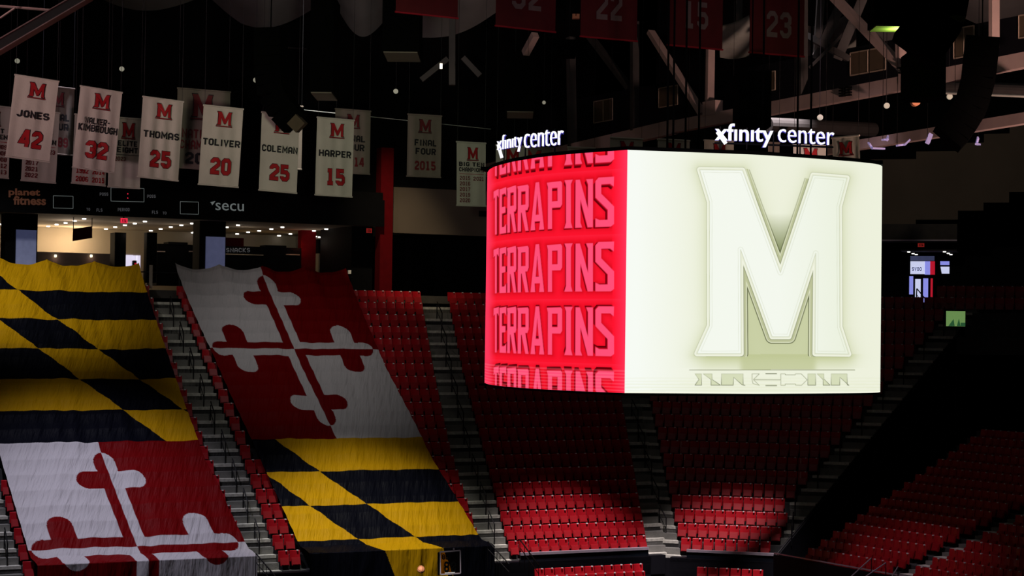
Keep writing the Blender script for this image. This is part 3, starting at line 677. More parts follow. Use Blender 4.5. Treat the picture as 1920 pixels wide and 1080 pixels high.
mb = MB(); vs = [wpt(x, y, 17.) for x, y in ((138, 429), (173, 424), (173, 446), (137, 452))]; n_ = np.append(A.n, 0)*.12
mb.hexa([vs[3], vs[2], vs[2]+n_, vs[3]+n_, vs[0], vs[1], vs[1]+n_, vs[0]+n_]); hs = mb.build('hanging_sign', 'red_wall'); tag(hs, 'tilted dark red sign hanging in front of the warmly lit wall', 'sign')
for q in (vs[0], vs[1]): MB().bar(q+n_/2-[0, 0, .05], (q[0]+n_[0]/2, q[1]+n_[1]/2, 17.88), .02).build('hanger', 'black', hs)
def exit_sign(w_, x0, x1, y0, y1, m, lab, F=A):
    a0, zt = F.wall(x0, y0, w_); a1, zb = F.wall(x1, y1, w_)
    o = empty('exit_sign', F.P(a0, w_, zb), lab, 'exit sign')
    MB().fbox(F, a0, a1, w_, w_+.1, zb, zt).build('housing', 'black', o)
    vs, fs = word('EXIT', a0+.04, zb+.06, a1-a0-.08, zt-zb-.12, 1.5)
    MB().add([F.P(v[0], w_-.02, v[1]) for v in vs], fs).build('lettering', m, o)
    mb = MB(); 
    for (b0, b1, c0, c1) in ((a0, a1, zb, zb+.04), (a0, a1, zt-.04, zt), (a0, a0+.04, zb, zt), (a1-.04, a1, zb, zt)): mb.fbox(F, b0, b1, w_-.015, w_, c0, c1)
    mb.build('border', m, o); MB().fbox(F, (a0+a1)/2-.03, (a0+a1)/2+.03, w_+.03, w_+.07, zt, zt+1.3 if w_ == 14.2 and False else zt+.0+(17.88-zt if F is A and w_ == 14.2 else .02)).build('bracket', 'black', o)
exit_sign(14.2, 226, 239, 409, 418.5, 'exit_red', 'bright red exit sign under the ribbon board left of centre')
exit_sign(15.0, 687, 697, 428, 437, 'exit_red_dim', 'dim red exit sign on the black block at the end of the ribbon board')
# red columns, grey counter, black block, end wall
for x0, x1, w_ in ((565, 592, 21), (646, 656, 19)):
    mb = MB(); aL, _ = A.wall(x0, 480, w_); aR, _ = A.wall(x1, 480, w_); mb.fbox(A, aL, aR, w_, w_+.6, ZF, 17.86); struct('wall_column', mb, 'red_wall')
    plight(A.P(aL-.25 if x0 < 600 else aL-.2, w_-.3, 16.9), 5, (1, .25, .12), .05)
wbox(597, 646, 476, 530, 22.5, .6, 'beige_wall', 'counter', 'dim grey counter between the two red columns', 'counter')
wbox(597, 646, 449, 475.6, 22.4, .6, 'black', 'menu_board', 'black menu board above the dim grey counter', 'board')
mb = MB(); aL, _ = A.wall(659, 480, 15.2); mb.fbox(A, aL, -9.2, 15.2, 20, ZF, 18); struct('wall_block', mb, 'black')
a, z = A.wall(654.5, 510, 15.1); tag(MB().fbox(A, a-.04, a+.12, 15.1, 15.2, z-.1, z+.1).build('notice_plate', 'glint_label_white'), 'tiny white notice on the edge of the black block', 'notice')
mb = MB(); mb.fbox(A, -9.3, -8.6, 13.9, 14.6, ZF, 22); struct('wall_column', mb, 'red_wall')
mb = MB(); mb.fbox(A, -8.6, 5.2, 14.6, 14.9, 17.55, 20.0)
struct('wall_end', mb, 'brown_wall')
a, z = A.wall(910, 401, 14.5); tag(MB().fbox(A, a-.35, a+.35, 14.3, 14.58, z-.15, z+.15).build('wall_speaker', 'black'), 'small black box on the brown wall left of the scoreboard', 'speaker')
mb = MB(); mb.fbox(A, -9.2, 8, 20, 20.3, ZF, 17.6); struct('wall_recess', mb, 'black')
# stepped brown wall at the right
mb = MB()
for x0, x1, y0, y1 in ((1560, 1718, 300, 366), (1718, 1797, 284, 352), (1797, 1845, 268, 335), (1845, 1893, 251, 320), (1893, 2000, 234, 300)):
    aL, zt = Cc.wall(x0, y0, 21); aR, _ = Cc.wall(x1, y0, 21); _, zb = Cc.wall(x0, y1+60, 21); mb.fbox(Cc, aL, aR, 21, 21.3, zb, zt)
struct('wall_stepped', mb, 'brown_wall')
# lit doorway of the right corner
WD = 16.6
def cpt(x, y, w_=WD): a, z = Cc.wall(x, y, w_); return Cc.P(a, w_, z)
def cbox(x0, x1, y0, y1, w_, dep, m, name, parent=None):
    aL, zt = Cc.wall(x0, y0, w_); aR, zb = Cc.wall(x1, y1, w_); return MB().fbox(Cc, aL, aR, w_, w_+dep, zb, zt).build(name, m, parent)
d2 = tag(cbox(1703, 1783, 478, 568, WD, .06, 'black', 'door_2'), kind='structure')
for nm, x0, x1, y0, y1, m in (('lit_glass', 1707, 1752, 480, 489, 'blue_panel'), ('lit_glass', 1707, 1734, 490, 514, 'door_pale'), ('lit_glass', 1734, 1744, 490, 515, 'door_blue'), ('red_panel', 1744, 1753, 490, 515, 'door_red'),
        ('lit_glass', 1705, 1712, 518, 552, 'door_blue'), ('lit_glass', 1716, 1726, 523, 567, 'door_pale'), ('lit_glass', 1731, 1740, 522, 567, 'door_blue'), ('red_panel', 1745, 1748.5, 522, 567, 'door_red'),
        ('lit_glass', 1763, 1780, 490, 497, 'door_blue'), ('lit_glass', 1763, 1780, 500, 513, 'door_pale')):
    cbox(x0, x1, y0, y1, WD-.06, .03, m, nm, d2)
p, q, u_ = cpt(1710, 508, WD-.1), cpt(1728, 508, WD-.1), cpt(1710, 501, WD-.1); vs, fs = word('SVOO', 0, 0, 1, 1, 1.3)
MB().add([p+(q-p)*v[0]+(u_-p)*v[1] for v in vs], fs).build('lettering', 'blue_panel', d2)
o = empty('stair_rail', cpt(1720, 567, 15.6), 'black sloping stair rail silhouetted against the lit doorway', 'railing')
MB().bar(cpt(1719, 541, 15.6), cpt(1737, 563, 15.6), .03).build('rail', 'black', o); MB().bar(cpt(1719, 541, 15.6), cpt(1718, 567, 15.6), .03).build('post', 'black', o); MB().bar(cpt(1719, 553, 15.6), cpt(1729, 568, 15.6), .02).build('rail', 'black', o)
o = empty('stair_screen', cpt(1757, 478, 15.8), 'black slanted partition between the two lit panes of the right doorway', 'partition')
MB().add([cpt(1753, 477, 15.8), cpt(1759, 477, 15.8), cpt(1766, 515, 15.8), cpt(1753, 515, 15.8)]+[p+np.append(Cc.n, 0)*.1 for p in (cpt(1753, 477, 15.8), cpt(1759, 477, 15.8), cpt(1766, 515, 15.8), cpt(1753, 515, 15.8))], [(0, 3, 2, 1), (4, 5, 6, 7), (0, 1, 5, 4), (1, 2, 6, 5), (2, 3, 7, 6), (3, 0, 4, 7)]).build('panel', 'black', o)
mb = MB(); aL, z0 = Cc.wall(1620, 470, 15.4); aR, _ = Cc.wall(1795, 470, 15.4); _, z1 = Cc.wall(1700, 451, 15.0)
mb.fbox(Cc, aL, aR, 15.0, 16.5, z1-.05, z1+.9); struct('wall_lintel', mb, 'dark_wall')
mb = MB(); mb.fbox(Cc, aL, aR, 14.9, 15.0, z1-.03, z1+.05); struct('trim_2', mb, 'rail_cap')
exit_sign(14.95, 1721, 1733, 456, 463, 'exit_red_dim', 'dim red exit sign above the lit doorway right of the scoreboard', Cc)
for i, (x, y) in enumerate(((1704, 472.3), (1712, 475.5), (1718, 477.5), (1771, 472), (1778, 475), (1783, 477.3))):
    zd = Cc.wall(1704, 472.3, 15.5)[1]; a, w_ = Cc.flat(x, y, zd); p = Cc.P(a, w_, zd); o = disc.copy(); COL.objects.link(o); o.location = tuple(p); o.scale = (.8, .8, .8)
    tag(o, 'small downlight above the lit doorway right of the scoreboard, %s from left' % ords[i], 'ceiling light', 'doorway downlights')
mb = MB(); zd = Cc.wall(1704, 472.3, 15.5)[1]; mb.fbox(Cc, Cc.wall(1690, 470, 15.5)[0], Cc.wall(1795, 470, 15.5)[0], 14.9, 17.2, zd+.03, zd+.1); struct('ceiling_doorway', mb, 'dark_wall')
plight(cpt(1740, 540, 13.5), 4, (.5, .5, 1), .3)
# green lit screen on its post
o = empty('operator_screen', at(1792, 700, 95), 'small green lit screen on a thin post beside the top of the parapet', 'screen')
D = 95.
def qd(x0, y0, x1, y1, D, off=0): return [at(x0, y1, D-off), at(x1, y1, D-off), at(x1, y0, D-off), at(x0, y0, D-off)]
def slab(x0, x1, y0, y1, D, dep, m, nm, parent):
    a, b = at(x0, y1, D), at(x1, y0, D); return MB().box(a[0], b[0], D, D+dep, a[2], b[2]).build(nm, m, parent)
slab(1773, 1811, 582.5, 612.5, D, .12, 'black', 'casing', o); slab(1774, 1810, 583.5, 611.5, D-.03, .03, 'green_screen', 'display', o)
for pts in ([(1778, 611.5), (1788, 598), (1790, 611.5)], [(1794, 611.5), (1798, 597), (1801, 611.5)], [(1801, 611.5), (1801, 605), (1810, 605), (1810, 611.5)]):
    MB().add([at(x, y, D-.05) for x, y in pts], [tuple(range(len(pts)))]).build('picture_detail', 'green_screen_dark', o)
p = at(1794, 612, D+.05); MB().bar((p[0], p[1], p[2]-9), p, .03).build('post', 'black_metal', o)

# ------------------------------------------------------------------ the scoreboard
LP = [(1174, 46.0), (1079, 47.1), (1014, 48.15), (957, 49.7), (925, 51.2), (915, 52.2), (911.5, 53.2)]
RP = [(1174, 46.0), (1419, 46.8), (1523, 47.6), (1600, 48.3), (1640, 48.85), (1650, 49.15), (1652.5, 49.6)]
zt = at(1174, 278, 46.)[2]; zb = at(1174, 737, 46.)[2]
def plan(P):
    pts = np.array([at(x, 500, D)[:2] for x, D in P]); s = np.concatenate([[0], np.cumsum(np.linalg.norm(np.diff(pts, axis=0), axis=1))])
    # smooth curve through the plan points
    t = np.linspace(0, s[-1], 60); X = np.interp(t, s, pts[:, 0]); Y = np.interp(t, s, pts[:, 1])
    for _ in range(6): X[1:-1] = (X[:-2]+2*X[1:-1]+X[2:])/4; Y[1:-1] = (Y[:-2]+2*Y[1:-1]+Y[2:])/4
    return X, Y
def face_grid(P, nx, nz):
    X, Y = plan(P); s = np.concatenate([[0], np.cumsum(np.hypot(np.diff(X), np.diff(Y)))])
    # spread columns evenly for the picture
    sx = np.array([px((x, y, 14))[0] for x, y in zip(X, Y)]); tgt = np.linspace(sx[0], sx[-1], nx)
    o_ = np.argsort(sx); X2 = np.interp(tgt, sx[o_], X[o_]); Y2 = np.interp(tgt, sx[o_], Y[o_])
    Z = np.linspace(zt, zb, nz); pts = np.zeros((nz, nx, 3)); pts[..., 0] = X2; pts[..., 1] = Y2; pts[..., 2] = Z[:, None]
    XY = np.zeros((nz, nx, 2)); v = pts-CAM; d = v@FW; XY[..., 0] = 960+FPX*(v@RT)/d; XY[..., 1] = 540-FPX*(v@UP)/d
    V = np.repeat(np.linspace(0, 1, nz)[:, None], nx, 1)
    return pts, XY[..., 0], XY[..., 1], V
sb = empty('scoreboard', (4.2, 51, zt), 'large hanging four-sided video scoreboard, red and cream screens lit', 'scoreboard')
# cream face with the block M
pts, X, Y, V = face_grid(RP, 520, 500)
poly = [(1160+x/1.929, 200+y/1.929) for x, y in MLOGO]
d = sdf([poly], X, Y)
zp = lambda q: [(1160+x/1.929, 200+y/1.929) for x, y in q]
inner = (sdf([zp([(462, 225), (585, 605), (700, 262)])], X, Y) < 0) | (sdf([zp([(441, 500), (441, 906), (712, 906), (712, 500)])], X, Y) < 0)
base = np.array([238., 241, 221]); img = np.zeros(X.shape+(3,))+base
img = mix(img, (247, 251, 244), np.clip(1.1-(X-1180)/130, 0, 1))
sh = .55*np.exp(-np.maximum(d, 0)/11.)*(Y < 690); img = mix(img, (176, 184, 128), sh)
below = np.exp(-np.maximum(Y-668, 0)/16.)*(Y > 664)/(1+np.exp((np.abs(X-1455)-142)/7.))*(Y < 693); img = mix(img, (186, 194, 138), below*.75)
legs = (Y > 470)*(Y < 693)/(1+np.exp((np.abs(X-1459)-70)/2.5)); img = mix(img, (190, 197, 148), legs*.75*np.clip((Y-440)/120, 0, 1))
vee = np.clip((Y-400)/95, 0, 1)*(Y < 520); img = mix(img, (86, 98, 44), vee*inner*.9)
lay2 = (d > 5.5) & (d < 12.5) & inner; img = np.where(lay2[..., None], np.array([188., 193, 152]), img)
img = mix(img, (44, 50, 22), np.clip(1-np.abs(d-12.5)/1.1, 0, 1)*inner*np.clip((Y-360)/120, .25, .95)*(Y < 668))
img = mix(img, (236, 239, 216), np.clip(1-np.abs(d-10.7)/1.2, 0, 1)*inner*.8)
lay1 = (d > 0) & (d < 5.5); img = np.where(lay1[..., None], np.array([233., 236, 214]), img)
img = mix(img, (110, 118, 82), np.clip(1-np.abs(d-5.5)/.9, 0, 1)*np.where(inner, .9, .35)); img = mix(img, (250, 252, 240), np.clip(1-np.abs(d-3.6)/1.0, 0, 1)*.8)
img = np.where((d < 0)[..., None], np.array([244., 248, 238]), img); img = mix(img, (232, 238, 216), (d < 0)*np.clip((X-1460)/130, 0, 1)*.7)
img = mix(img, (160, 168, 130), np.clip(1-np.abs(d)/.8, 0, 1)*.55); img = mix(img, (178, 184, 150), np.clip(1-np.abs(d+4.6)/.7, 0, 1)*.4)
e = lambda pts_: [(1280+x/5.647, 680+y/5.647) for x, y in pts_]
em = [e([(130, 118), (200, 118), (200, 238), (130, 238), (172, 178)]), e([(215, 118), (312, 118), (312, 178), (400, 238), (300, 238), (300, 178)]), e([(410, 118), (640, 118), (640, 235), (660, 240), (630, 235), (540, 155), (535, 238), (410, 238)]),
      e([(1325, 118), (1408, 118), (1408, 238), (1325, 238)]), e([(1422, 118), (1495, 118), (1495, 172), (1560, 238), (1487, 238), (1487, 180)]), e([(1572, 118), (1742, 118), (1742, 235), (1760, 240), (1665, 155), (1663, 238), (1572, 238)])]
d2_ = sdf(em, X, Y); low = Y > 690
img = np.where(((d2_ < 0) & low)[..., None], np.array([214., 220, 186]), img); img = mix(img, (60, 66, 38), np.clip(1-np.abs(d2_)/.9, 0, 1)*low*np.clip((Y-700)/22, .25, 1))
mid = [e([(735, 118), (812, 118), (750, 178), (1038, 180), (1038, 118), (1085, 118), (1088, 130), (1190, 130), (1195, 118), (1255, 118), (1318, 182), (1258, 240), (1195, 238), (1195, 226), (1085, 226), (1085, 240), (1040, 240), (1038, 182), (750, 182), (812, 240), (745, 222), (735, 180)])]
img = mix(img, (96, 102, 68), np.clip(1-np.abs(sdf(mid, X, Y))/.8, 0, 1)*low*.75)
for x0, x1, yy in ((880, 995, 117), (880, 995, 242)): img = mix(img, (80, 86, 56), np.clip(1-np.abs(sdf([e([(x0, yy-2), (x1, yy-2), (x1, yy+2), (x0, yy+2)])], X, Y))/.9, 0, 1)*.9)
img = mix(img, (84, 90, 56), np.clip(1-np.abs(Y-693.7)/.9, 0, 1)*(X > 1292.5)*(X < 1603)*.95)
img = mix(img, (216, 222, 180), ((Y > 705) & (np.floor(Y/2.9) % 2 == 0))*.22*np.clip((Y-700)/20, 0, 1)); img = np.where((V > .9955)[..., None], np.array([252., 252, 232]), img)
grid_obj('cream_screen', pts, to_lin(img), 'screen_picture', sb)
# red face with the repeated word
pts, X, Y, V = face_grid(LP, 300, 520)
yt = Y[0]; yb = Y[-1]
LET = [
 [[(140, .03), (207, 0), (207, .2), (190, .14), (180, .14), (180, 1), (158, 1), (158, .16), (140, .2)]],
 [[(217, .02), (302, 0), (302, .2), (285, .13), (247, .14), (247, .42), (292, .42), (292, .55), (247, .56), (247, .86), (275, .86), (300, .8), (300, 1), (217, 1)]],
 [[(312, .03), (425, 0), (432, .05), (432, .5), (420, .56), (400, .56), (432, 1), (397, 1), (357, .6), (350, .6), (350, 1), (315, 1), (318, .12)], [(355, .14), (398, .14), (398, .43), (355, .43)]],
 [[(445, .03), (580, .02), (592, .06), (592, .48), (575, .56), (548, .56), (590, 1), (548, 1), (500, .6), (492, .6), (492, 1), (450, 1), (455, .1)], [(495, .15), (550, .15), (550, .44), (495, .44)]],
 [[(680, 0), (725, 0), (790, 1), (725, 1), (737, .82), (668, .82), (675, 1), (615, 1)], [(702, .25), (722, .68), (682, .68)]],
 [[(825, .03), (1005, .02), (1022, .06), (1022, .5), (1000, .56), (892, .56), (892, 1), (838, 1), (838, .12)], [(892, .15), (962, .15), (962, .43), (892, .43)]],
 [[(1052, .01), (1158, .01), (1135, .1), (1135, .88), (1155, 1), (1050, 1), (1072, .88), (1072, .1)]],
 [[(1195, .02), (1250, .02), (1355, .62), (1355, .12), (1330, .02), (1418, .02), (1418, 1), (1350, 1), (1258, .43), (1258, .9), (1280, 1), (1190, 1)]],
 [[(1450, .07), (1490, 0), (1690, 0), (1685, .2), (1640, .14), (1525, .14), (1525, .33), (1690, .6), (1690, .95), (1650, 1), (1450, 1), (1450, .82), (1500, .86), (1608, .86), (1608, .66), (1450, .4)]]]
def letters(scale):      # scale about the screen middle: deeper layers of the extruded word
    cx, cv = 1022., .47; XX = cx+(X-cx)/scale; VV = cv+(V-cv)/scale
    d = np.full(X.shape, 99.); band = np.zeros(X.shape)
    for r_ in range(5):
        v0 = .113+.267*(r_-1); ok = np.abs(VV-(v0+.104)) < .14
        if not ok.any(): continue
        polys = [[(905+x/6.857, v0+t*.205) for x, t in pl] for L_ in LET for pl in L_]
        polys = [[(x, v*450) for x, v in pl] for pl in polys]
        dd = np.full(X.shape, 99.); dd[ok] = sdf(polys, XX[ok], VV[ok]*450); d = np.minimum(d, dd)
    return d
d0 = letters(1.0)
img = np.zeros(X.shape+(3,))+np.array([255., 20, 46])
edge = np.clip((X-1150)/26, 0, 1)+np.clip((930-X)/14, 0, 1); img = mix(img, (255, 58, 98), np.clip(edge, 0, 1)*.9)
midrow = np.clip(1-np.abs(((V-.113-.236) % .267)-.0)/.02, 0, 1); img = mix(img, (255, 50, 78), midrow*.35)
img = mix(img, (176, 0, 8), np.exp(-np.maximum(d0, 0)/5.)*.55*(np.abs(X-1174) > 26))
for sc, c in ((.962, (88, 0, 6)), (.970, (96, 0, 8)), (.978, (120, 2, 12)), (.986, (170, 8, 24)), (.993, (214, 22, 48))):
    dl = letters(sc); img = mix(img, c, np.clip(.5-dl, 0, 1))
img = mix(img, (255, 80, 120), np.clip(.5-d0, 0, 1))
img = mix(img, (255, 140, 150), ((V > .9) & (np.floor(V*150) % 2 == 0))*.28)
grid_obj('red_screen', pts, to_lin(img), 'screen_picture', sb)
# body: casing closing the other two sides, rims
Xl, Yl = plan(LP); Xr, Yr = plan(RP); K_ = np.array([Xl[0], Yl[0]]); ctr = np.array([4.45, 51.0])
ring = [np.array([x, y]) for x, y in zip(Xr, Yr)]
ring += [2*ctr-np.array([x, y]) for x, y in zip(Xl, Yl)][::-1] if False else []
loop = [np.array([x, y]) for x, y in zip(Xl[::-1], Yl[::-1])]+[np.array([x, y]) for x, y in zip(Xr[1:], Yr[1:])]
opp = [2*ctr-p for p in loop]; full = loop+opp
def prism(loop_, z0, z1, inset, top=True):
    mb = MB(); n = len(loop_); L_ = [ctr+(p-ctr)*(1-inset/np.linalg.norm(p-ctr)) for p in loop_]
    vs = [(*p, z0) for p in L_]+[(*p, z1) for p in L_]; return mb.add(vs, [(i, (i+1) % n, n+(i+1) % n, n+i) for i in range(n)]+[tuple(range(n))[::-1], tuple(range(n, 2*n))])
prism(full, zb+.05, zt-.05, .35).build('casing', 'black', sb)
prism(full, zt-.04, zt+.05, -.02).build('top_rim', 'black', sb); prism(full, zb-.06, zb, .02).build('bottom_rim', 'black', sb)
# lit lettering standing on the rim
def on_top(x, y, D, mats, pname, par_=sb): pass
def channel_text(t, pA, pB, h, weight, nm, leg=None):
    pA = np.array(pA); pB = np.array(pB); ex = pB-pA; ez = np.array([0, 0, h])
    ftext(t, pA, ex, ez, weight, .06, nm, ('sign_white',), sb); 
    n_ = np.cross(ex, ez); n_ /= np.linalg.norm(n_)
    ftext(t, pA-n_*.012+[0, 0, -.006], ex, ez, weight+.012, .03, 'letter_halo', ('sign_halo',), sb)  # wider glowing violet copy behind the letters, put in as their halo
def pt(x, y, D): return at(x, y, D)
# right sign: 'xfinity' bolder than 'center'
D1, D2, D3, D4 = 46.5, 46.95, 47.05, 47.6
channel_text('xf\u0131n\u0131ty', pt(1340, 273.5, D1), pt(1448, 273.5+3.5, D2), (272-229)/FPX*D1, .004, 'sign_lettering')
channel_text('center', pt(1458, 266.5, D3), pt(1562, 273, D4), (268.5-240)/FPX*D3, -.012, 'sign_lettering')
p, q = pt(1345, 247, D1-.02), pt(1361, 269.5, D1-.02); MB().beam(p, q, .07, .085, (0, 1, 0)).build('sign_lettering', 'sign_white', sb)
D1, D2, D3, D4 = 50.2, 48.6, 48.45, 47.3
channel_text('xf\u0131n\u0131ty', pt(935, 291, D1), pt(980, 283.5, D2), (291-255)/FPX*D1, -.03, 'sign_lettering')
channel_text('center', pt(985, 278, D3), pt(1057, 271.5, D4), (278-248)/FPX*D3, -.02, 'sign_lettering')
p, q = pt(934, 271, D1-.02), pt(941, 296, D1-.02); MB().beam(p, q, .07, .085, (0, 1, 0)).build('sign_lettering', 'sign_white', sb)
for x, y, D in ((1350, 276, 46.6), (1400, 278, 46.8), (1450, 279, 47), (1500, 281, 47.3), (1550, 285, 47.6), (945, 296, 50), (985, 292, 48.6), (1040, 284, 47.6)):
    q = at(x, y, D+.15); MB().bar((q[0], q[1], zt), (q[0], q[1], zt+.65), .02).build('sign_bracket', 'black_metal', sb)
p, q = at(1340, 268, 46.75), at(1562, 276, 47.85); MB().bar(p, q, .025).build('sign_bracket', 'black_metal', sb)
for i, (x, D) in enumerate(((1251, 50), (1262, 50), (1285, 52), (1310, 52), (1430, 51), (1495, 51), (1520, 52))):
    q = at(x, 280, D); MB().bar((q[0], q[1], zt), (q[0], q[1], 42), .03, 5).build('hoist_cable', 'black', sb)
# ------------------------------------------------------------------ banners
def banner(TL, TR, BL, D, items, label, cat='banner', group='white banners hanging from the roof', cloth='banner_cloth', D2=None, hem=None, fold=.03, cord=1.2):
    D2 = D2 or D+.8
    a, b, c = at(*TL, D), at(*TR, D2), at(*BL, D); ex, ey = b-a, c-a; W, H = np.linalg.norm(ex), np.linalg.norm(ey); n = np.cross(ey, ex); n /= np.linalg.norm(n)
    if n[1] > 0: n = -n                       # towards the viewer side
    ph = rng.uniform(0, 6, 6); fq = rng.uniform(5, 24, 6)
    def dsp(s, t):
        return fold*(.25+t*.75)*sum(math.sin(fq[i]*s+ph[i]+t*1.3*math.cos(ph[i]*3)) for i in range(6))*.4*(1-.6*t*t)
    def P(s, t, off=0): return a+ex*s+ey*t+n*(off+dsp(s, t))
    o = empty('banner', a, label, cat, group)
    mb = MB(); nx, ny = 28, 16; vs = [P(i/nx, j/ny) for j in range(ny+1) for i in range(nx+1)]
    fs = [(j*(nx+1)+i, (j+1)*(nx+1)+i, (j+1)*(nx+1)+i+1, j*(nx+1)+i+1) for j in range(ny) for i in range(nx)]; mb.add(vs, fs)
    # the printing lies on the cloth
    for it in items:
        kind, cx, cy, w_, h_, m = it[:6]; th = it[7] if len(it) > 7 else 1.4
        if kind == 'M':
            for off, g, mi in ((.028, 1.09, 1), (.034, 1.0, m)):
                v = [P(cx+(x-.5)*w_*g, cy-(y-.5)*h_*g, off) for x, y in MBOX]
                mb.add(v, [tuple(range(len(v)))], mi)
            for off, y0, y1, mi in ((.028, .56, .66, 1), (.034, .585, .625, m)):
                mb.add([P(cx-.56*w_, cy+h_*y0, off), P(cx+.56*w_, cy+h_*y0, off), P(cx+.56*w_, cy+h_*y1, off), P(cx-.56*w_, cy+h_*y1, off)], [(0, 3, 2, 1)], mi)
        elif kind == 'line':
            mb.add([P(cx-w_/2, cy-h_/2, .03), P(cx+w_/2, cy-h_/2, .03), P(cx+w_/2, cy+h_/2, .03), P(cx-w_/2, cy+h_/2, .03)], [(0, 3, 2, 1)], m)
        else:
            if m == 2 and h_ > .12:
                vs, fs = word(kind, 0, 0, 1, 1, th*1.28); mb.add([P(cx+(x-.5)*w_, cy-(y-.5)*h_, .028) for x, y in vs], fs, 1)
            vs, fs = word(kind, 0, 0, 1, 1, th); mb.add([P(cx+(x-.5)*w_, cy-(y-.5)*h_, .034) for x, y in vs], fs, m)
    me = mb.build('cloth', [cloth, 'ink_black', 'ink_red', 'ink_maroon', 'ink_grey'], o, smooth=False)
    for t, r_ in ((0, .035), (1, .03)):
        MB().bar(P(-.01, t), P(1.01, t), r_).build('hem_rod', hem or cloth, o)
    if cord:
        for s in (.03, .97): MB().bar(P(s, 0), (*P(s, 0)[:2], 42), .008, 4).build('hanging_cord', 'black_metal', o)
    return o
def player(lines, num):
    it = [('M', .53, .145, .37, .165, 2)]
    if len(lines) == 1: it.append((lines[0], .5, .455, min(.93, .145*len(lines[0])), .085, 1, 0, 1.35))
    else: it += [(lines[0], .46, .405, .60, .078, 1, 0, 1.15), (lines[1], .5, .495, .93, .085, 1, 0, 1.15)]
    it.append((num, .52, .755, .50, .20, 2)); return it
banner((28, 140), (110, 153), (10, 293), 62, player(['JONES'], '42'), 'pinkish white banner lettered JONES with number 42')
banner((151, 161), (229, 174), (136, 313), 63, player(['WALKER-', 'KIMBROUGH'], '32'), 'pinkish white banner lettered WALKER-KIMBROUGH with number 32')
banner((268, 181), (344, 191), (258, 331), 64, player(['THOMAS'], '25'), 'white banner lettered THOMAS with number 25')
banner((382, 197), (456, 205), (372, 345), 65, player(['TOLIVER'], '20'), 'white banner lettered TOLIVER with number 20')
banner((491, 210), (562, 218), (485, 356), 66, player(['COLEMAN'], '25'), 'white banner lettered COLEMAN with number 25, crossed by a speaker array')
banner((595, 220), (664, 226), (591, 365), 67, player(['HARPER'], '15'), 'white banner lettered HARPER with number 15')
ff = lambda yr: [('M', .5, .17, .36, .19, 3), ('FINAL', .53, .45, .66, .10, 1), ('FOUR', .53, .59, .60, .10, 1), (yr, .52, .82, .62, .14, 3)]
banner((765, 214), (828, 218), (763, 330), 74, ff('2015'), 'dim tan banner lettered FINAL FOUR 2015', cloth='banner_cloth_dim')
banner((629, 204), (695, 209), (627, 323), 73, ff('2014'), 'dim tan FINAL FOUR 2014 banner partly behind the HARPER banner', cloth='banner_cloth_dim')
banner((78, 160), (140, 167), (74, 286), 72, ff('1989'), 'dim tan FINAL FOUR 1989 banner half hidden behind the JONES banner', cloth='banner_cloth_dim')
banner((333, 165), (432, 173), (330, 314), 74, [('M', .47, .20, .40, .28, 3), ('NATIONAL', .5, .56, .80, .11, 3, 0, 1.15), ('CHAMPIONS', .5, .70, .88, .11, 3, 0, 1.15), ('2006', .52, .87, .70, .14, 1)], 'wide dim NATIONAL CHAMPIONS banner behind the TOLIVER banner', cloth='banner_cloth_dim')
def years(title, L, R_):
    it = [('M', .53, .17, .36, .18, 2)]
    for i, t in enumerate(title): it.append((t, .5, .345+.085*i, min(.86, .11*len(t)+.1), .065, 1))
    it.append(('line', .5, .50, .84, .008, 2))
    for i, y in enumerate(L): it.append((y, .27, .565+.088*i, .36, .062, 3, 0, 1.15))
    for i, y in enumerate(R_): it.append((y, .74, .57+.088*i, .36, .062, 3, 0, 1.15))
    return it
banner((856, 266), (911, 269), (856, 385), 70, years(['BIG TEN', 'CHAMPIONS'], ['2015', '2016', '2017', '2019', '2020'], ['2021']), 'cream BIG TEN CHAMPIONS banner beside the left edge of the scoreboard')
banner((-48, 194), (20, 202), (-52, 328), 68, years(['SWEET', 'SIXTEEN'], [], ['1989', '2006', '2008', '2012', '2013']), 'white SWEET SIXTEEN banner cut by the left edge of the picture')
banner((47, 205), (112, 212), (39, 338), 68.5, years(['SWEET', 'SIXTEEN'], ['2014', '2016', '2017', '2021', '2022'], ['2023']), 'white SWEET SIXTEEN banner mostly hidden under the JONES banner')
banner((140, 214), (204, 221), (134, 343), 69, [('M', .53, .17, .36, .18, 2), ('ELITE', .5, .35, .6, .065, 1), ('EIGHT', .5, .44, .6, .065, 1), ('1992', .28, .81, .36, .075, 2, 0, 1.15), ('2006', .28, .93, .36, .075, 2, 0, 1.15), ('2014', .76, .81, .36, .075, 2, 0, 1.15), ('2015', .76, .93, .36, .075, 2, 0, 1.15)], 'white banner with four red years, mostly hidden under the WALKER-KIMBROUGH banner')
banner((206, 219), (266, 224), (202, 350), 69.5, [('M', .58, .17, .40, .20, 2), ('ELITE', .57, .365, .60, .075, 1), ('EIGHT', .57, .46, .64, .075, 1), ('line', .5, .53, .9, .008, 1), ('2023', .35, .59, .34, .06, 3, 0, 1.15)], 'white ELITE EIGHT banner between the numbers 32 and 25')
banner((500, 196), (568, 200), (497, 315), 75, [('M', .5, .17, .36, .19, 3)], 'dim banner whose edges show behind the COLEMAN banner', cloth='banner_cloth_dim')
Mo = [('M', .5, .13, .42, .17, 2)]
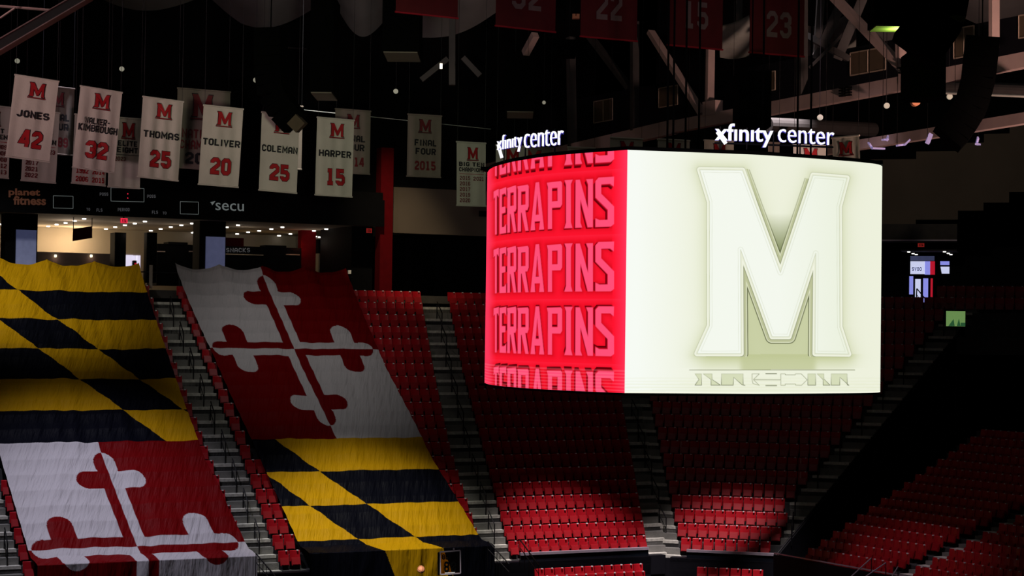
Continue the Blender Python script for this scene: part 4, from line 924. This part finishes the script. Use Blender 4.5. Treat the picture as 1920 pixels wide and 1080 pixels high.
for TL, TR, BL, D, m, lab in (((930, 272), (990, 275), (930, 400), 72, 'banner_cloth', 'pale banner with a red emblem showing under the left lit sign'), ((962, 276), (1035, 278), (962, 400), 73, 'banner_cloth_dim', 'dull banner with red emblem right behind the word center at left'),
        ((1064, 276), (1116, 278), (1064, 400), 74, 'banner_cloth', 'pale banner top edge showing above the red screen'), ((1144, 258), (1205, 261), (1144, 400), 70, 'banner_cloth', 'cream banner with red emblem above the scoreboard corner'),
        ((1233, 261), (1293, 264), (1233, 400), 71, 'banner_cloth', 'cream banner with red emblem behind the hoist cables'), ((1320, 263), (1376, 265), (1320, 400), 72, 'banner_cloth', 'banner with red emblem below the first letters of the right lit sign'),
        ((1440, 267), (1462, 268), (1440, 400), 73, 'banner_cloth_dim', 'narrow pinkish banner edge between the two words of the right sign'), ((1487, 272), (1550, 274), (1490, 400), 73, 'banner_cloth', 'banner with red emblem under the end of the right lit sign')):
    banner(TL, TR, BL, D, Mo if TR[0]-TL[0] > 40 else [], lab, cloth=m)
banner((1560, 259), (1611, 254), (1566, 390), 66, [('M', .5, .16, .50, .17, 2)], 'pinkish banner with red emblem at the right end of the lit sign', D2=65)
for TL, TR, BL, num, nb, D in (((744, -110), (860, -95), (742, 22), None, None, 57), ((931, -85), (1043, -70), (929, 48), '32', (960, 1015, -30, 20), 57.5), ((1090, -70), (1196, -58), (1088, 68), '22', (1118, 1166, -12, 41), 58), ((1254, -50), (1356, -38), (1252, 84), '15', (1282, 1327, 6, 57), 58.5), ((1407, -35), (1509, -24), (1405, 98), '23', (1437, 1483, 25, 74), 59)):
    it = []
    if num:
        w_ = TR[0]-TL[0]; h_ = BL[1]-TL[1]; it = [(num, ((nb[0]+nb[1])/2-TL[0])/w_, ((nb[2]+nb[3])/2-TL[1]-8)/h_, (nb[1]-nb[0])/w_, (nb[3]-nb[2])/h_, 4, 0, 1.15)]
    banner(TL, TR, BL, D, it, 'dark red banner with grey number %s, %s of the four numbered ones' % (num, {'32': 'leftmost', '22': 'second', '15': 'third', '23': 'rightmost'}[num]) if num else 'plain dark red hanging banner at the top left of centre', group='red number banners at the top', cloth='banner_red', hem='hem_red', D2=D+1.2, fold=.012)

# ------------------------------------------------------------------ roof steel, drapes, catwalk
ud = np.array([-.47, .88, 0]); ud /= np.linalg.norm(ud); sd = np.array([.88, .47, 0])
def tp(x, y, x0=1704, D0=70.):      # a point of the truss plane (vertical plane through the lower chord)
    o = at(x0, 152, D0)[:2]; d = ray(x, y); n = np.array([sd[0], sd[1]]); t = ((o-CAM[:2])@n)/(d[:2]@n); return CAM+d*t
tr = empty('roof_truss', tp(1704, 165), 'large painted steel roof truss running up to the right above the scoreboard', 'truss')
def tbeam(x0, y0, x1, y1, wpx, m='steel', nm='strut', D0=70., dep=.35):
    p, q = tp(x0, y0, D0=D0), tp(x1, y1, D0=D0); wd = wpx/FPX*(np.linalg.norm(p-CAM)+np.linalg.norm(q-CAM))/2
    return MB().beam(p, q, dep, wd, sd).build(nm, m, tr)
tbeam(900, 322, 1265, 238, 24, nm='lower_chord'); tbeam(1265, 238, 1704, 155, 24, nm='lower_chord'); tbeam(1704, 155, 2000, 98, 27, nm='lower_chord')
tbeam(1704, 140, 1550, -20, 13); tbeam(1318, 215, 1220, 60, 9); tbeam(1735, 500, 1735, 501, 1) if False else None
tbeam(1190, 245, 1190, 40, 10, 'steel_dark'); tbeam(1073, 275, 1070, 70, 13, 'steel_dark'); tbeam(1330, 212, 1332, 90, 9); tbeam(1504, 178, 1504, -20, 14, 'steel_dark'); tbeam(1864, 90, 1864, -20, 9); tbeam(1690, 130, 1688, 40, 11, 'steel')
tbeam(1100, 60, 1180, 165, 9, 'steel_dark'); tbeam(1004, 65, 985, 100, 12)
for x, y in ((1692, 143), (1324, 205)):
    p = tp(x, y); q = tp(x+24, y-4); MB().beam(p, q, .4, .62, sd).build('gusset_plate', 'steel', tr)
for j in range(4):
    p = tp(1582+(j % 2)*12, 166+(j//2)*9); MB().beam(p-sd*.2, p-sd*.2+ud*.02, .05, .05, sd)
m = MB()
for i in range(2):
    for j in range(4):
        p = tp(1581+i*12, 166+j*5.0-i*1.5, D0=69.9); q = tp(1590+i*12, 165+j*5.0-i*1.5, D0=69.9); m.beam(p-sd*.05, q-sd*.05, .36, .05, sd)
m.build('bolt_plate', 'black', tr)
m = MB()
for x, y in ((1694, 128), (1700, 131), (1697, 137), (1708, 126), (1714, 125), (1708, 134), (1714, 133)):
    p = tp(x, y, D0=69.8); m.beam(p, p+ud*.10, .5, .06, sd)
m.build('bolts', 'black', tr)
# catwalk with lit windows behind the truss
def tw(x, y): return tp(x, y, D0=76.)
cw = empty('catwalk', tw(1400, 200), 'dark enclosed catwalk with small brown windows behind the roof truss', 'catwalk')
mb = MB(); c = [(1020, 282), (1920, 62), (1920, 150), (1020, 320)]; c = [(1000, 300), (1000, 200), (1500, 100), (2000, 5), (2000, 95), (1500, 190)]
v = [tw(x, y) for x, y in ((1000, 300), (1500, 190), (2000, 95), (2000, 12), (1500, 108), (1000, 200))]; off = np.append(ud[:2]*0, 0)+sd*1.2
mb.add(v+[p+sd*1.2 for p in v], [(0, 1, 4, 5), (1, 2, 3, 4), (6, 11, 10, 7), (7, 10, 9, 8), (0, 6, 7, 1), (1, 7, 8, 2), (5, 4, 10, 11), (4, 3, 9, 10)]).build('wall', 'steel_dark' if False else 'black_paint', cw)
for x0, x1, yt, yb in ((1115, 1150, 191, 231), (1237, 1272, 166, 202), (1434, 1455, 137, 172), (1596, 1662, 100, 142), (1790, 1828, 55, 110), (1912, 1960, 30, 72)):
    sl = -.18*(x1-x0); P4 = [tw(x0, yb)-sd*.05, tw(x1, yb+sl)-sd*.05, tw(x1, yt+sl)-sd*.05, tw(x0, yt)-sd*.05]
    f = MB()
    for i in range(4): f.bar(P4[i], P4[(i+1) % 4], .035, 4)
    f.bar((P4[0]+P4[1])/2, (P4[2]+P4[3])/2, .03, 4)
    wn = f.build('window_frame', 'window_frame', cw); MB().add(P4, [(0, 1, 2, 3)]).build('pane', 'window_brown', wn)
# ducts below the truss
def pipe(x0, y0, D0, x1, y1, D1, r, m, nm, lab, cat, n=14): return tag(MB().bar(at(x0, y0, D0), at(x1, y1, D1), r, n).build(nm, m), lab, cat)
pipe(1440, 234, 80, 1638, 243, 84, .32, 'steel_dark', 'duct', 'long round duct under the truss behind the right lit sign', 'duct')
pipe(1770, 162, 70, 1960, 170, 66, .22, 'steel_dark', 'duct', 'round duct at the right edge below the truss', 'duct')
pipe(1770, 174, 66, 1960, 182, 62, .05, 'drape_pale', 'pipe', 'thin pale pipe under the duct at the right edge', 'pipe')
tag(MB().beam(at(1500, 290, 78), at(1960, 216, 62), .3, .38, (0, 1, 0)).build('beam', 'steel'), 'lower sloping steel beam above the brown stepped wall at right', 'beam')
# beam at the top left corner
g = empty('corner_truss', at(60, 40, 58), 'pinkish lit steel truss crossing the top left corner', 'truss')
p, q = at(-30, 105, 56), at(170, -12, 60); n_ = np.cross(q-p, (0, 1., 0)); n_ /= np.linalg.norm(n_)
MB().beam(p, q, .25, .30, (0, 1, 0)).build('web', 'steel_dark', g)
for s_ in (-1, 1): MB().beam(p+n_*.16*s_, q+n_*.16*s_, .34, .035, (0, 1, 0)).build('flange', 'steel', g)
MB().beam(at(-20, 10, 60), at(96, 19, 61), .2, .05, (0, 1, 0)).build('cross_brace', 'steel', g); MB().beam(at(0, 34, 60), at(28, 15, 60), .1, .04, (0, 1, 0)).build('cross_brace', 'steel', g)
# black steel grid lines
for i, (x0, y0, x1, y1, m, lab) in enumerate(((88, 47, 240, 63, 'steel_dark', 'thin pale pipe below the top left truss'), (265, 62, 470, 84, 'steel_dark', 'thin pipe at the top left behind the dark curtain'), (520, 88, 575, 92, 'steel_dark', 'short pipe beside the left speaker array'), (60, 70, 235, 86, 'black_paint', 'faint pipe above the JONES banner'),
        (0, 133, 170, 148, 'steel_dark', 'faint wide ledge behind the JONES banner'), (275, 148, 480, 158, 'steel_dark', 'faint wide ledge above the wide dim banner'))):
    tag(MB().beam(at(x0, y0, 95), at(x1, y1, 97), .1, .06 if i < 4 else .42, (0, 1, 0)).build('pipe' if i < 4 else 'ledge', m if i < 4 else 'dark_wall'), lab, 'pipe' if i < 4 else 'ledge')
tag(MB().bar(at(276, 20, 95), at(278, 146, 94.6), .05).build('post', 'steel_dark'), 'tall thin dark post left of the wide dim banner', 'post')
tag(MB().bar(at(560, 205, 80), at(920, 242, 84), .018, 4).build('cable', 'drape_pale'), 'long thin cable carrying the banners left of the scoreboard', 'cable')
# pale fabric sails under the roof
def sail(pts, D, m, lab, sag=1.0):
    (x0, y0), (x1, y1), (x2, y2), (x3, y3) = pts; a, b, c, d_ = at(x0, y0, D), at(x1, y1, D), at(x2, y2, D+3), at(x3, y3, D+3)
    nx, ny = 20, 10; vs = []
    for j in range(ny+1):
        for i in range(nx+1):
            s, t = i/nx, j/ny; p = (a*(1-s)+b*s)*(1-t)+(d_*(1-s)+c*s)*t; vs.append(p+np.array([0, -.3*math.sin(math.pi*t), -sag*math.sin(math.pi*s)]))
    n1 = len(vs); vs += [p+[0, .06, .06] for p in vs]
    fs = [(j*(nx+1)+i, j*(nx+1)+i+1, (j+1)*(nx+1)+i+1, (j+1)*(nx+1)+i) for j in range(ny) for i in range(nx)]; fs += [tuple(n1+q for q in f[::-1]) for f in fs]
    tag(MB().add(vs, fs).build('roof_drape', m, smooth=True), lab, 'drape', 'fabric drapes under the roof')
sail([(130, -40), (375, -60), (375, -5), (150, 12)], 92, 'drape', 'grey drape sagging under the roof left of centre, leftmost', 1.0)
sail([(375, -60), (600, -60), (590, 15), (380, -5)], 93, 'drape', 'grey drape sagging under the roof above the left speaker array', 1.3)
sail([(628, -70), (720, -70), (720, 40), (630, 10)], 94, 'drape', 'grey drape left of the hanging dark box', 1.2)
sail([(785, -60), (930, -60), (935, 20), (785, 70)], 95, 'drape', 'grey drape with folds left of the number 32 banner', .5)
sail([(1345, 50), (1405, 30), (1405, 105), (1350, 108)], 84, 'drape_pale', 'pale greenish sail between the numbers 15 and 23', .1)
sail([(1505, 50), (1600, 20), (1605, 95), (1505, 118)], 84, 'drape_pale', 'pale greenish sail behind the diagonal strut', .3)
sail([(1602, 40), (1700, 10), (1705, 70), (1640, 90)], 86, 'drape', 'dark grey sail right of the diagonal strut', .3)
sail([(1800, -40), (1960, -40), (1960, 35), (1800, 30)], 84, 'drape', 'grey drape at the top right corner', .6)
for i, (x0, y0, x1, y1, r_) in enumerate(((1500, 60, 1590, 110, .25), (1585, -10, 1530, 110, .4), (1620, -10, 1570, 110, .4), (1540, -20, 1532, 100, .3), (1520, 125, 1600, 45, .12))):
    tag(MB().beam(at(x0, y0, 78), at(x1, y1, 79), .3, r_, (0, 1, 0)).build('roof_strut', 'steel_dark'), 'dark roof strut crossing the pale sail, %s of five from front' % ords[i], 'strut', 'roof struts by the pale sail')
for x, y in ((848, 150), (1385, 80)):
    tag(MB().beam(at(x, -20, 88), at(x, y+10, 88), .3, .5, (1, 0, 0)).build('roof_post', 'steel_dark'), 'vertical roof post %s' % ('under the grey drapes beside a small lit bulb' if x < 1000 else 'between the banners 15 and 23'), 'post')
for x0, y0, x1, y1, l in ((840, 110, 790, 150, 'left'), (868, 108, 900, 142, 'right')):
    tag(MB().beam(at(x0, y0, 88), at(x1, y1, 88), .2, .25, (0, 1, 0)).build('brace', 'steel_dark'), 'warm lit brace on the %s of the roof post with the bulb' % l, 'brace')
p = at(827, 124, 86); tag(MB().bar(p-[0, 0, .12], p+[0, 0, .12], .06, 8).build('work_light', 'bulb_warm'), 'small bright bulb under the grey drapes', 'lamp'); plight(p-[.1, .6, .3], 9, (1, .8, .5), .1)

# ------------------------------------------------------------------ loudspeakers
def array(pts, wpx, D, lab, depth=.9, tail=True):
    pts = [at(x, y, D) for x, y in pts]; n = 11; seg = np.array(pts); L_ = np.concatenate([[0], np.cumsum(np.linalg.norm(np.diff(seg, axis=0), axis=1))])
    t = np.linspace(0, L_[-1], n+1); q = np.stack([np.interp(t, L_, seg[:, i]) for i in range(3)], 1); W = wpx/FPX*D
    o = empty('line_array', q[0], lab, 'speaker array')
    for i in range(n):
        a, b = q[i], q[i+1]; MB().beam(a, a+(b-a)*.97, W, depth, (1, .25, 0)).build('cabinet', 'speaker_black', o) if False else MB().beam(a, a+(b-a)*.97, depth, W*(1-.0*i), (.2, 1, 0)).build('cabinet', 'speaker_black', o)
    MB().bar(q[0], (q[0][0], q[0][1], 41.9), .02).build('hoist_cable', 'black', o)
    return o
la = array([(508, 55), (508, 130), (514, 175), (530, 205), (556, 232)], 50, 61, 'black curved line of speakers hanging over the COLEMAN banner')
p = at(549, 223, 60.5); q = at(566, 240, 60.5); MB().beam(p, q, .5, .42, (.2, 1, 0)).build('end_cabinet', 'window_brown', la)
array([(1842, 72), (1834, 150), (1820, 200), (1795, 240), (1775, 262)], 62, 60, 'black curved line of speakers hanging at the right')
array([(1775, -40), (1762, 30), (1735, 70), (1712, 98)], 95, 51.5, 'thick black curved line of speakers cut by the top right edge')
def hang_box(x0, x1, y0, y1, D, under, lab, dep=1.0, rot=.0):
    a, b = at(x0, y1, D), at(x1, y0, D); o = empty('hanging_speaker', ((a[0]+b[0])/2, D, b[2]), lab, 'speaker')
    MB().box(a[0], b[0], D, D+dep, a[2], b[2]).build('cabinet', 'speaker_black', o)
    if under: MB().box(a[0]+.05, b[0]-.05, D+.03, D+dep-.03, a[2]-.04, a[2]).build('lit_underside', under, o)  # coloured plate added so the black box looks lit from below
    MB().bar(((a[0]+b[0])/2, D+dep/2, b[2]), ((a[0]+b[0])/2, D+dep/2, 42), .02).build('hoist_cable', 'black', o)
hang_box(580, 627, -10, 172, 64, 'banner_cloth_dim', 'tall black speaker box with pale underside above the HARPER banner', 2.2)
hang_box(716, 787, -10, 96, 62, 'banner_cloth_dim', 'black speaker box with pinkish underside under the grey drapes', 2.2)
hang_box(948, 1004, 110, 208, 66, 'banner_cloth_dim', 'black speaker box hanging left above the left lit sign', 2.0)
hang_box(1384, 1447, 132, 236, 55, None, 'black speaker box hanging above the right lit sign', 1.4)
hang_box(1640, 1727, -10, 46, 54, 'under_green', 'black box with green lit underside at the top right', 1.1)
plight(at(1683, 66, 54.5), 30, (.72, 1, .25), .1)  # unseen green lamp put under the roof box to light its underside
hang_box(1706, 1774, 96, 182, 58, None, 'square black speaker box in front of the truss at right', 1.4)
hang_box(1036, 1080, 74, 104, 70, None, 'dark wide box left of the number 22 banner', .8)
p = at(1080, 30, 57.4); tag(MB().box(p[0]-.11, p[0]+.11, p[1], p[1]+.2, p[2]-.07, p[2]+.07).build('orange_box', 'orange_ball'), 'small orange box left of the number 22 banner', 'box')
ob = COL.objects['orange_box']; MB().bar(p, (p[0], p[1]+.1, 42), .012).build('hanging_wire', 'black', ob)

# small pendant lamps
for i, (x, y, lab) in enumerate(((32, 114, 'above the JONES banner'), (228, 129, 'above the WALKER-KIMBROUGH banner'), (479, 150, 'left of the curved speaker array'), (742, 171, 'left of the FINAL FOUR 2015 banner'), (1020, 192, 'right of the black box above the left sign'), (1538, 220, 'above the right end of the lit sign'), (1663, 198, 'below the truss left of the square speaker'), (1781, 181, 'below the truss right of the square speaker'))):
    D = 84 if x < 1100 else 70; p = at(x, y, D); o = empty('pendant_lamp', p, 'small round pale lamp %s' % lab, 'lamp', 'small round lamps under the roof')
    r_ = .11 if x < 1000 or x > 1100 else .08
    MB().bar(p, p+[0, .08, 0], r_, 14).build('lens', 'lamp_disc', o); MB().bar(p+[0, .12, r_], (p[0], p[1]+.12, 42), .012, 4).build('stem', 'black_metal', o)
p = at(1718, 190, 66); o = empty('moving_light', p, 'reddish round lamp under the square speaker box', 'lamp'); MB().bar(p, p+[0, .3, 0], .16, 12).build('head', 'orange_ball', o); MB().bar(p+[0, .2, 0], (p[0], p[1]+.2, 42), .02).build('yoke', 'black', o)
for i, (pts, lab) in enumerate((([(1629, 268), (1635, 278), (1658, 279)], 'leftmost'), ([(1655, 262), (1664, 262), (1664, 256)], 'second'), ([(1682, 273), (1697, 271), (1705, 263)], 'third'), ([(1739, 268), (1745, 252)], 'fourth'), ([(1790, 250), (1797, 256), (1805, 252)], 'fifth'), ([(1834, 258), (1831, 270), (1836, 271)], 'rightmost'))):
    o = empty('rigged_light', at(*pts[0], 66), 'small violet lit fixture above the brown wall at right, %s of the six' % lab, 'light', 'violet fixtures at right')
    m = MB()
    for a, b in zip(pts[:-1], pts[1:]): m.beam(at(*a, 66), at(*b, 66.2), .12, .15 if i == 3 else .06, (0, 1, 0))
    m.build('lamp_body', 'violet_metal', o); p = at(*pts[0], 66.1); MB().bar(p, (p[0], p[1], 42), .012, 4).build('stem', 'black', o)

# ------------------------------------------------------------------ shot clock and ball
D = 60.
sc_ = empty('shot_clock', at(842, 1078, D), 'see-through shot clock with silver frame above the unseen basket', 'shot clock')
def fp(x, y, off=0.): return at(x, y, D-off)
fr = MB()
C4 = [(825, 1035), (863, 1032), (863.5, 1074.5), (826, 1077)]
for i in range(4): fr.beam(fp(*C4[i]), fp(*C4[(i+1) % 4]), .09, .035, (0, 1, 0))
fr.build('frame', 'rail_cap', sc_)
MB().beam(fp(822.5, 1036), fp(822.5, 1078), .22, .06, (0, 1, 0)).build('side_housing', 'speaker_black', sc_)
gl = bpy.data.materials.new('tinted_glass'); gl.use_nodes = True; nt = gl.node_tree; nt.nodes.clear()
t_ = nt.nodes.new('ShaderNodeBsdfTransparent'); t_.inputs[0].default_value = (.75, .42, .28, 1); g_ = nt.nodes.new('ShaderNodeBsdfGlossy'); g_.inputs['Roughness'].default_value = .1; g_.inputs[0].default_value = (.3, .2, .3, 1)
mx = nt.nodes.new('ShaderNodeMixShader'); mx.inputs[0].default_value = .08; ou = nt.nodes.new('ShaderNodeOutputMaterial'); nt.links.new(t_.outputs[0], mx.inputs[1]); nt.links.new(g_.outputs[0], mx.inputs[2]); nt.links.new(mx.outputs[0], ou.inputs[0]); M['tinted_glass'] = gl
MB().add([fp(826, 1036), fp(862, 1033.5), fp(862.5, 1073.5), fp(827, 1075.5)], [(0, 3, 2, 1)]).build('glass', 'tinted_glass', sc_)
for t, x0, x1, y0, y1, th in (('8', 829, 834, 1039.5, 1049, 1.5), ('6', 835.5, 841, 1039.5, 1049, 1.5), ('8', 833, 842, 1053, 1073, 1.3), ('8', 845.5, 855, 1053, 1073, 1.3)):
    vs, fs = word(t, 0, 0, 1, 1, th); MB().add([fp(x0+(x1-x0)*v[0], y1-(y1-y0)*v[1], .03) for v in vs], fs).build('digit', 'speaker_black', sc_)
mb = MB(); mb.beam(fp(834, 1074.5, .05), fp(853, 1073.5, .05), .03, .025, (0, 1, 0)); mb.build('maker_strip', 'glint_label_white', sc_)
p = fp(851, 1031); MB().bar(p, p+[0, 0, .06], .03).build('beacon', 'rail_cap', sc_)
p = fp(844, 1078); MB().beam((p[0], p[1]+.1, 0), (p[0], p[1]+.1, p[2]), .14, .14, (0, 1, 0)).build('post', 'speaker_black', sc_)
me = MB(); n1, n2 = 16, 24; vs = []
R0 = .118
for j in range(n1+1):
    for i in range(n2): th, ph = math.pi*j/n1, 2*math.pi*i/n2; vs.append((R0*math.sin(th)*math.cos(ph), R0*math.sin(th)*math.sin(ph), R0*math.cos(th)))
me.add(vs, [(j*n2+i, (j+1)*n2+i, (j+1)*n2+(i+1) % n2, j*n2+(i+1) % n2) for j in range(n1) for i in range(n2)])
p = at(789.5, 1067.5, 57.); o = empty('basketball', p, 'orange basketball in the air left of the shot clock', 'ball'); b_ = me.build('ball_skin', 'orange_ball', o, smooth=True); b_.matrix_parent_inverse.identity()
for ax in range(3):
    m = MB(); c = [(R0*1.005*math.cos(t), R0*1.005*math.sin(t)) for t in np.linspace(0, 2*math.pi, 33)]
    for (a0, b0), (a1, b1) in zip(c[:-1], c[1:]):
        P = [(a0, b0, 0), (a1, b1, 0)] if ax == 0 else [(a0, 0, b0), (a1, 0, b1)] if ax == 1 else [(0, a0, b0), (0, a1, b1)]
        m.bar(P[0], P[1], .0035, 4)
    s_ = m.build('seam', 'speaker_black', o); s_.matrix_parent_inverse.identity()
o.rotation_euler = (.5, .3, .4)
spot('unseen_court_spot', (-6, 40, 20), tuple(at(800, 1068, 57.)), 26000, (1, .95, .9), 10, .6)  # unseen narrow spot shaped to brighten the basketball
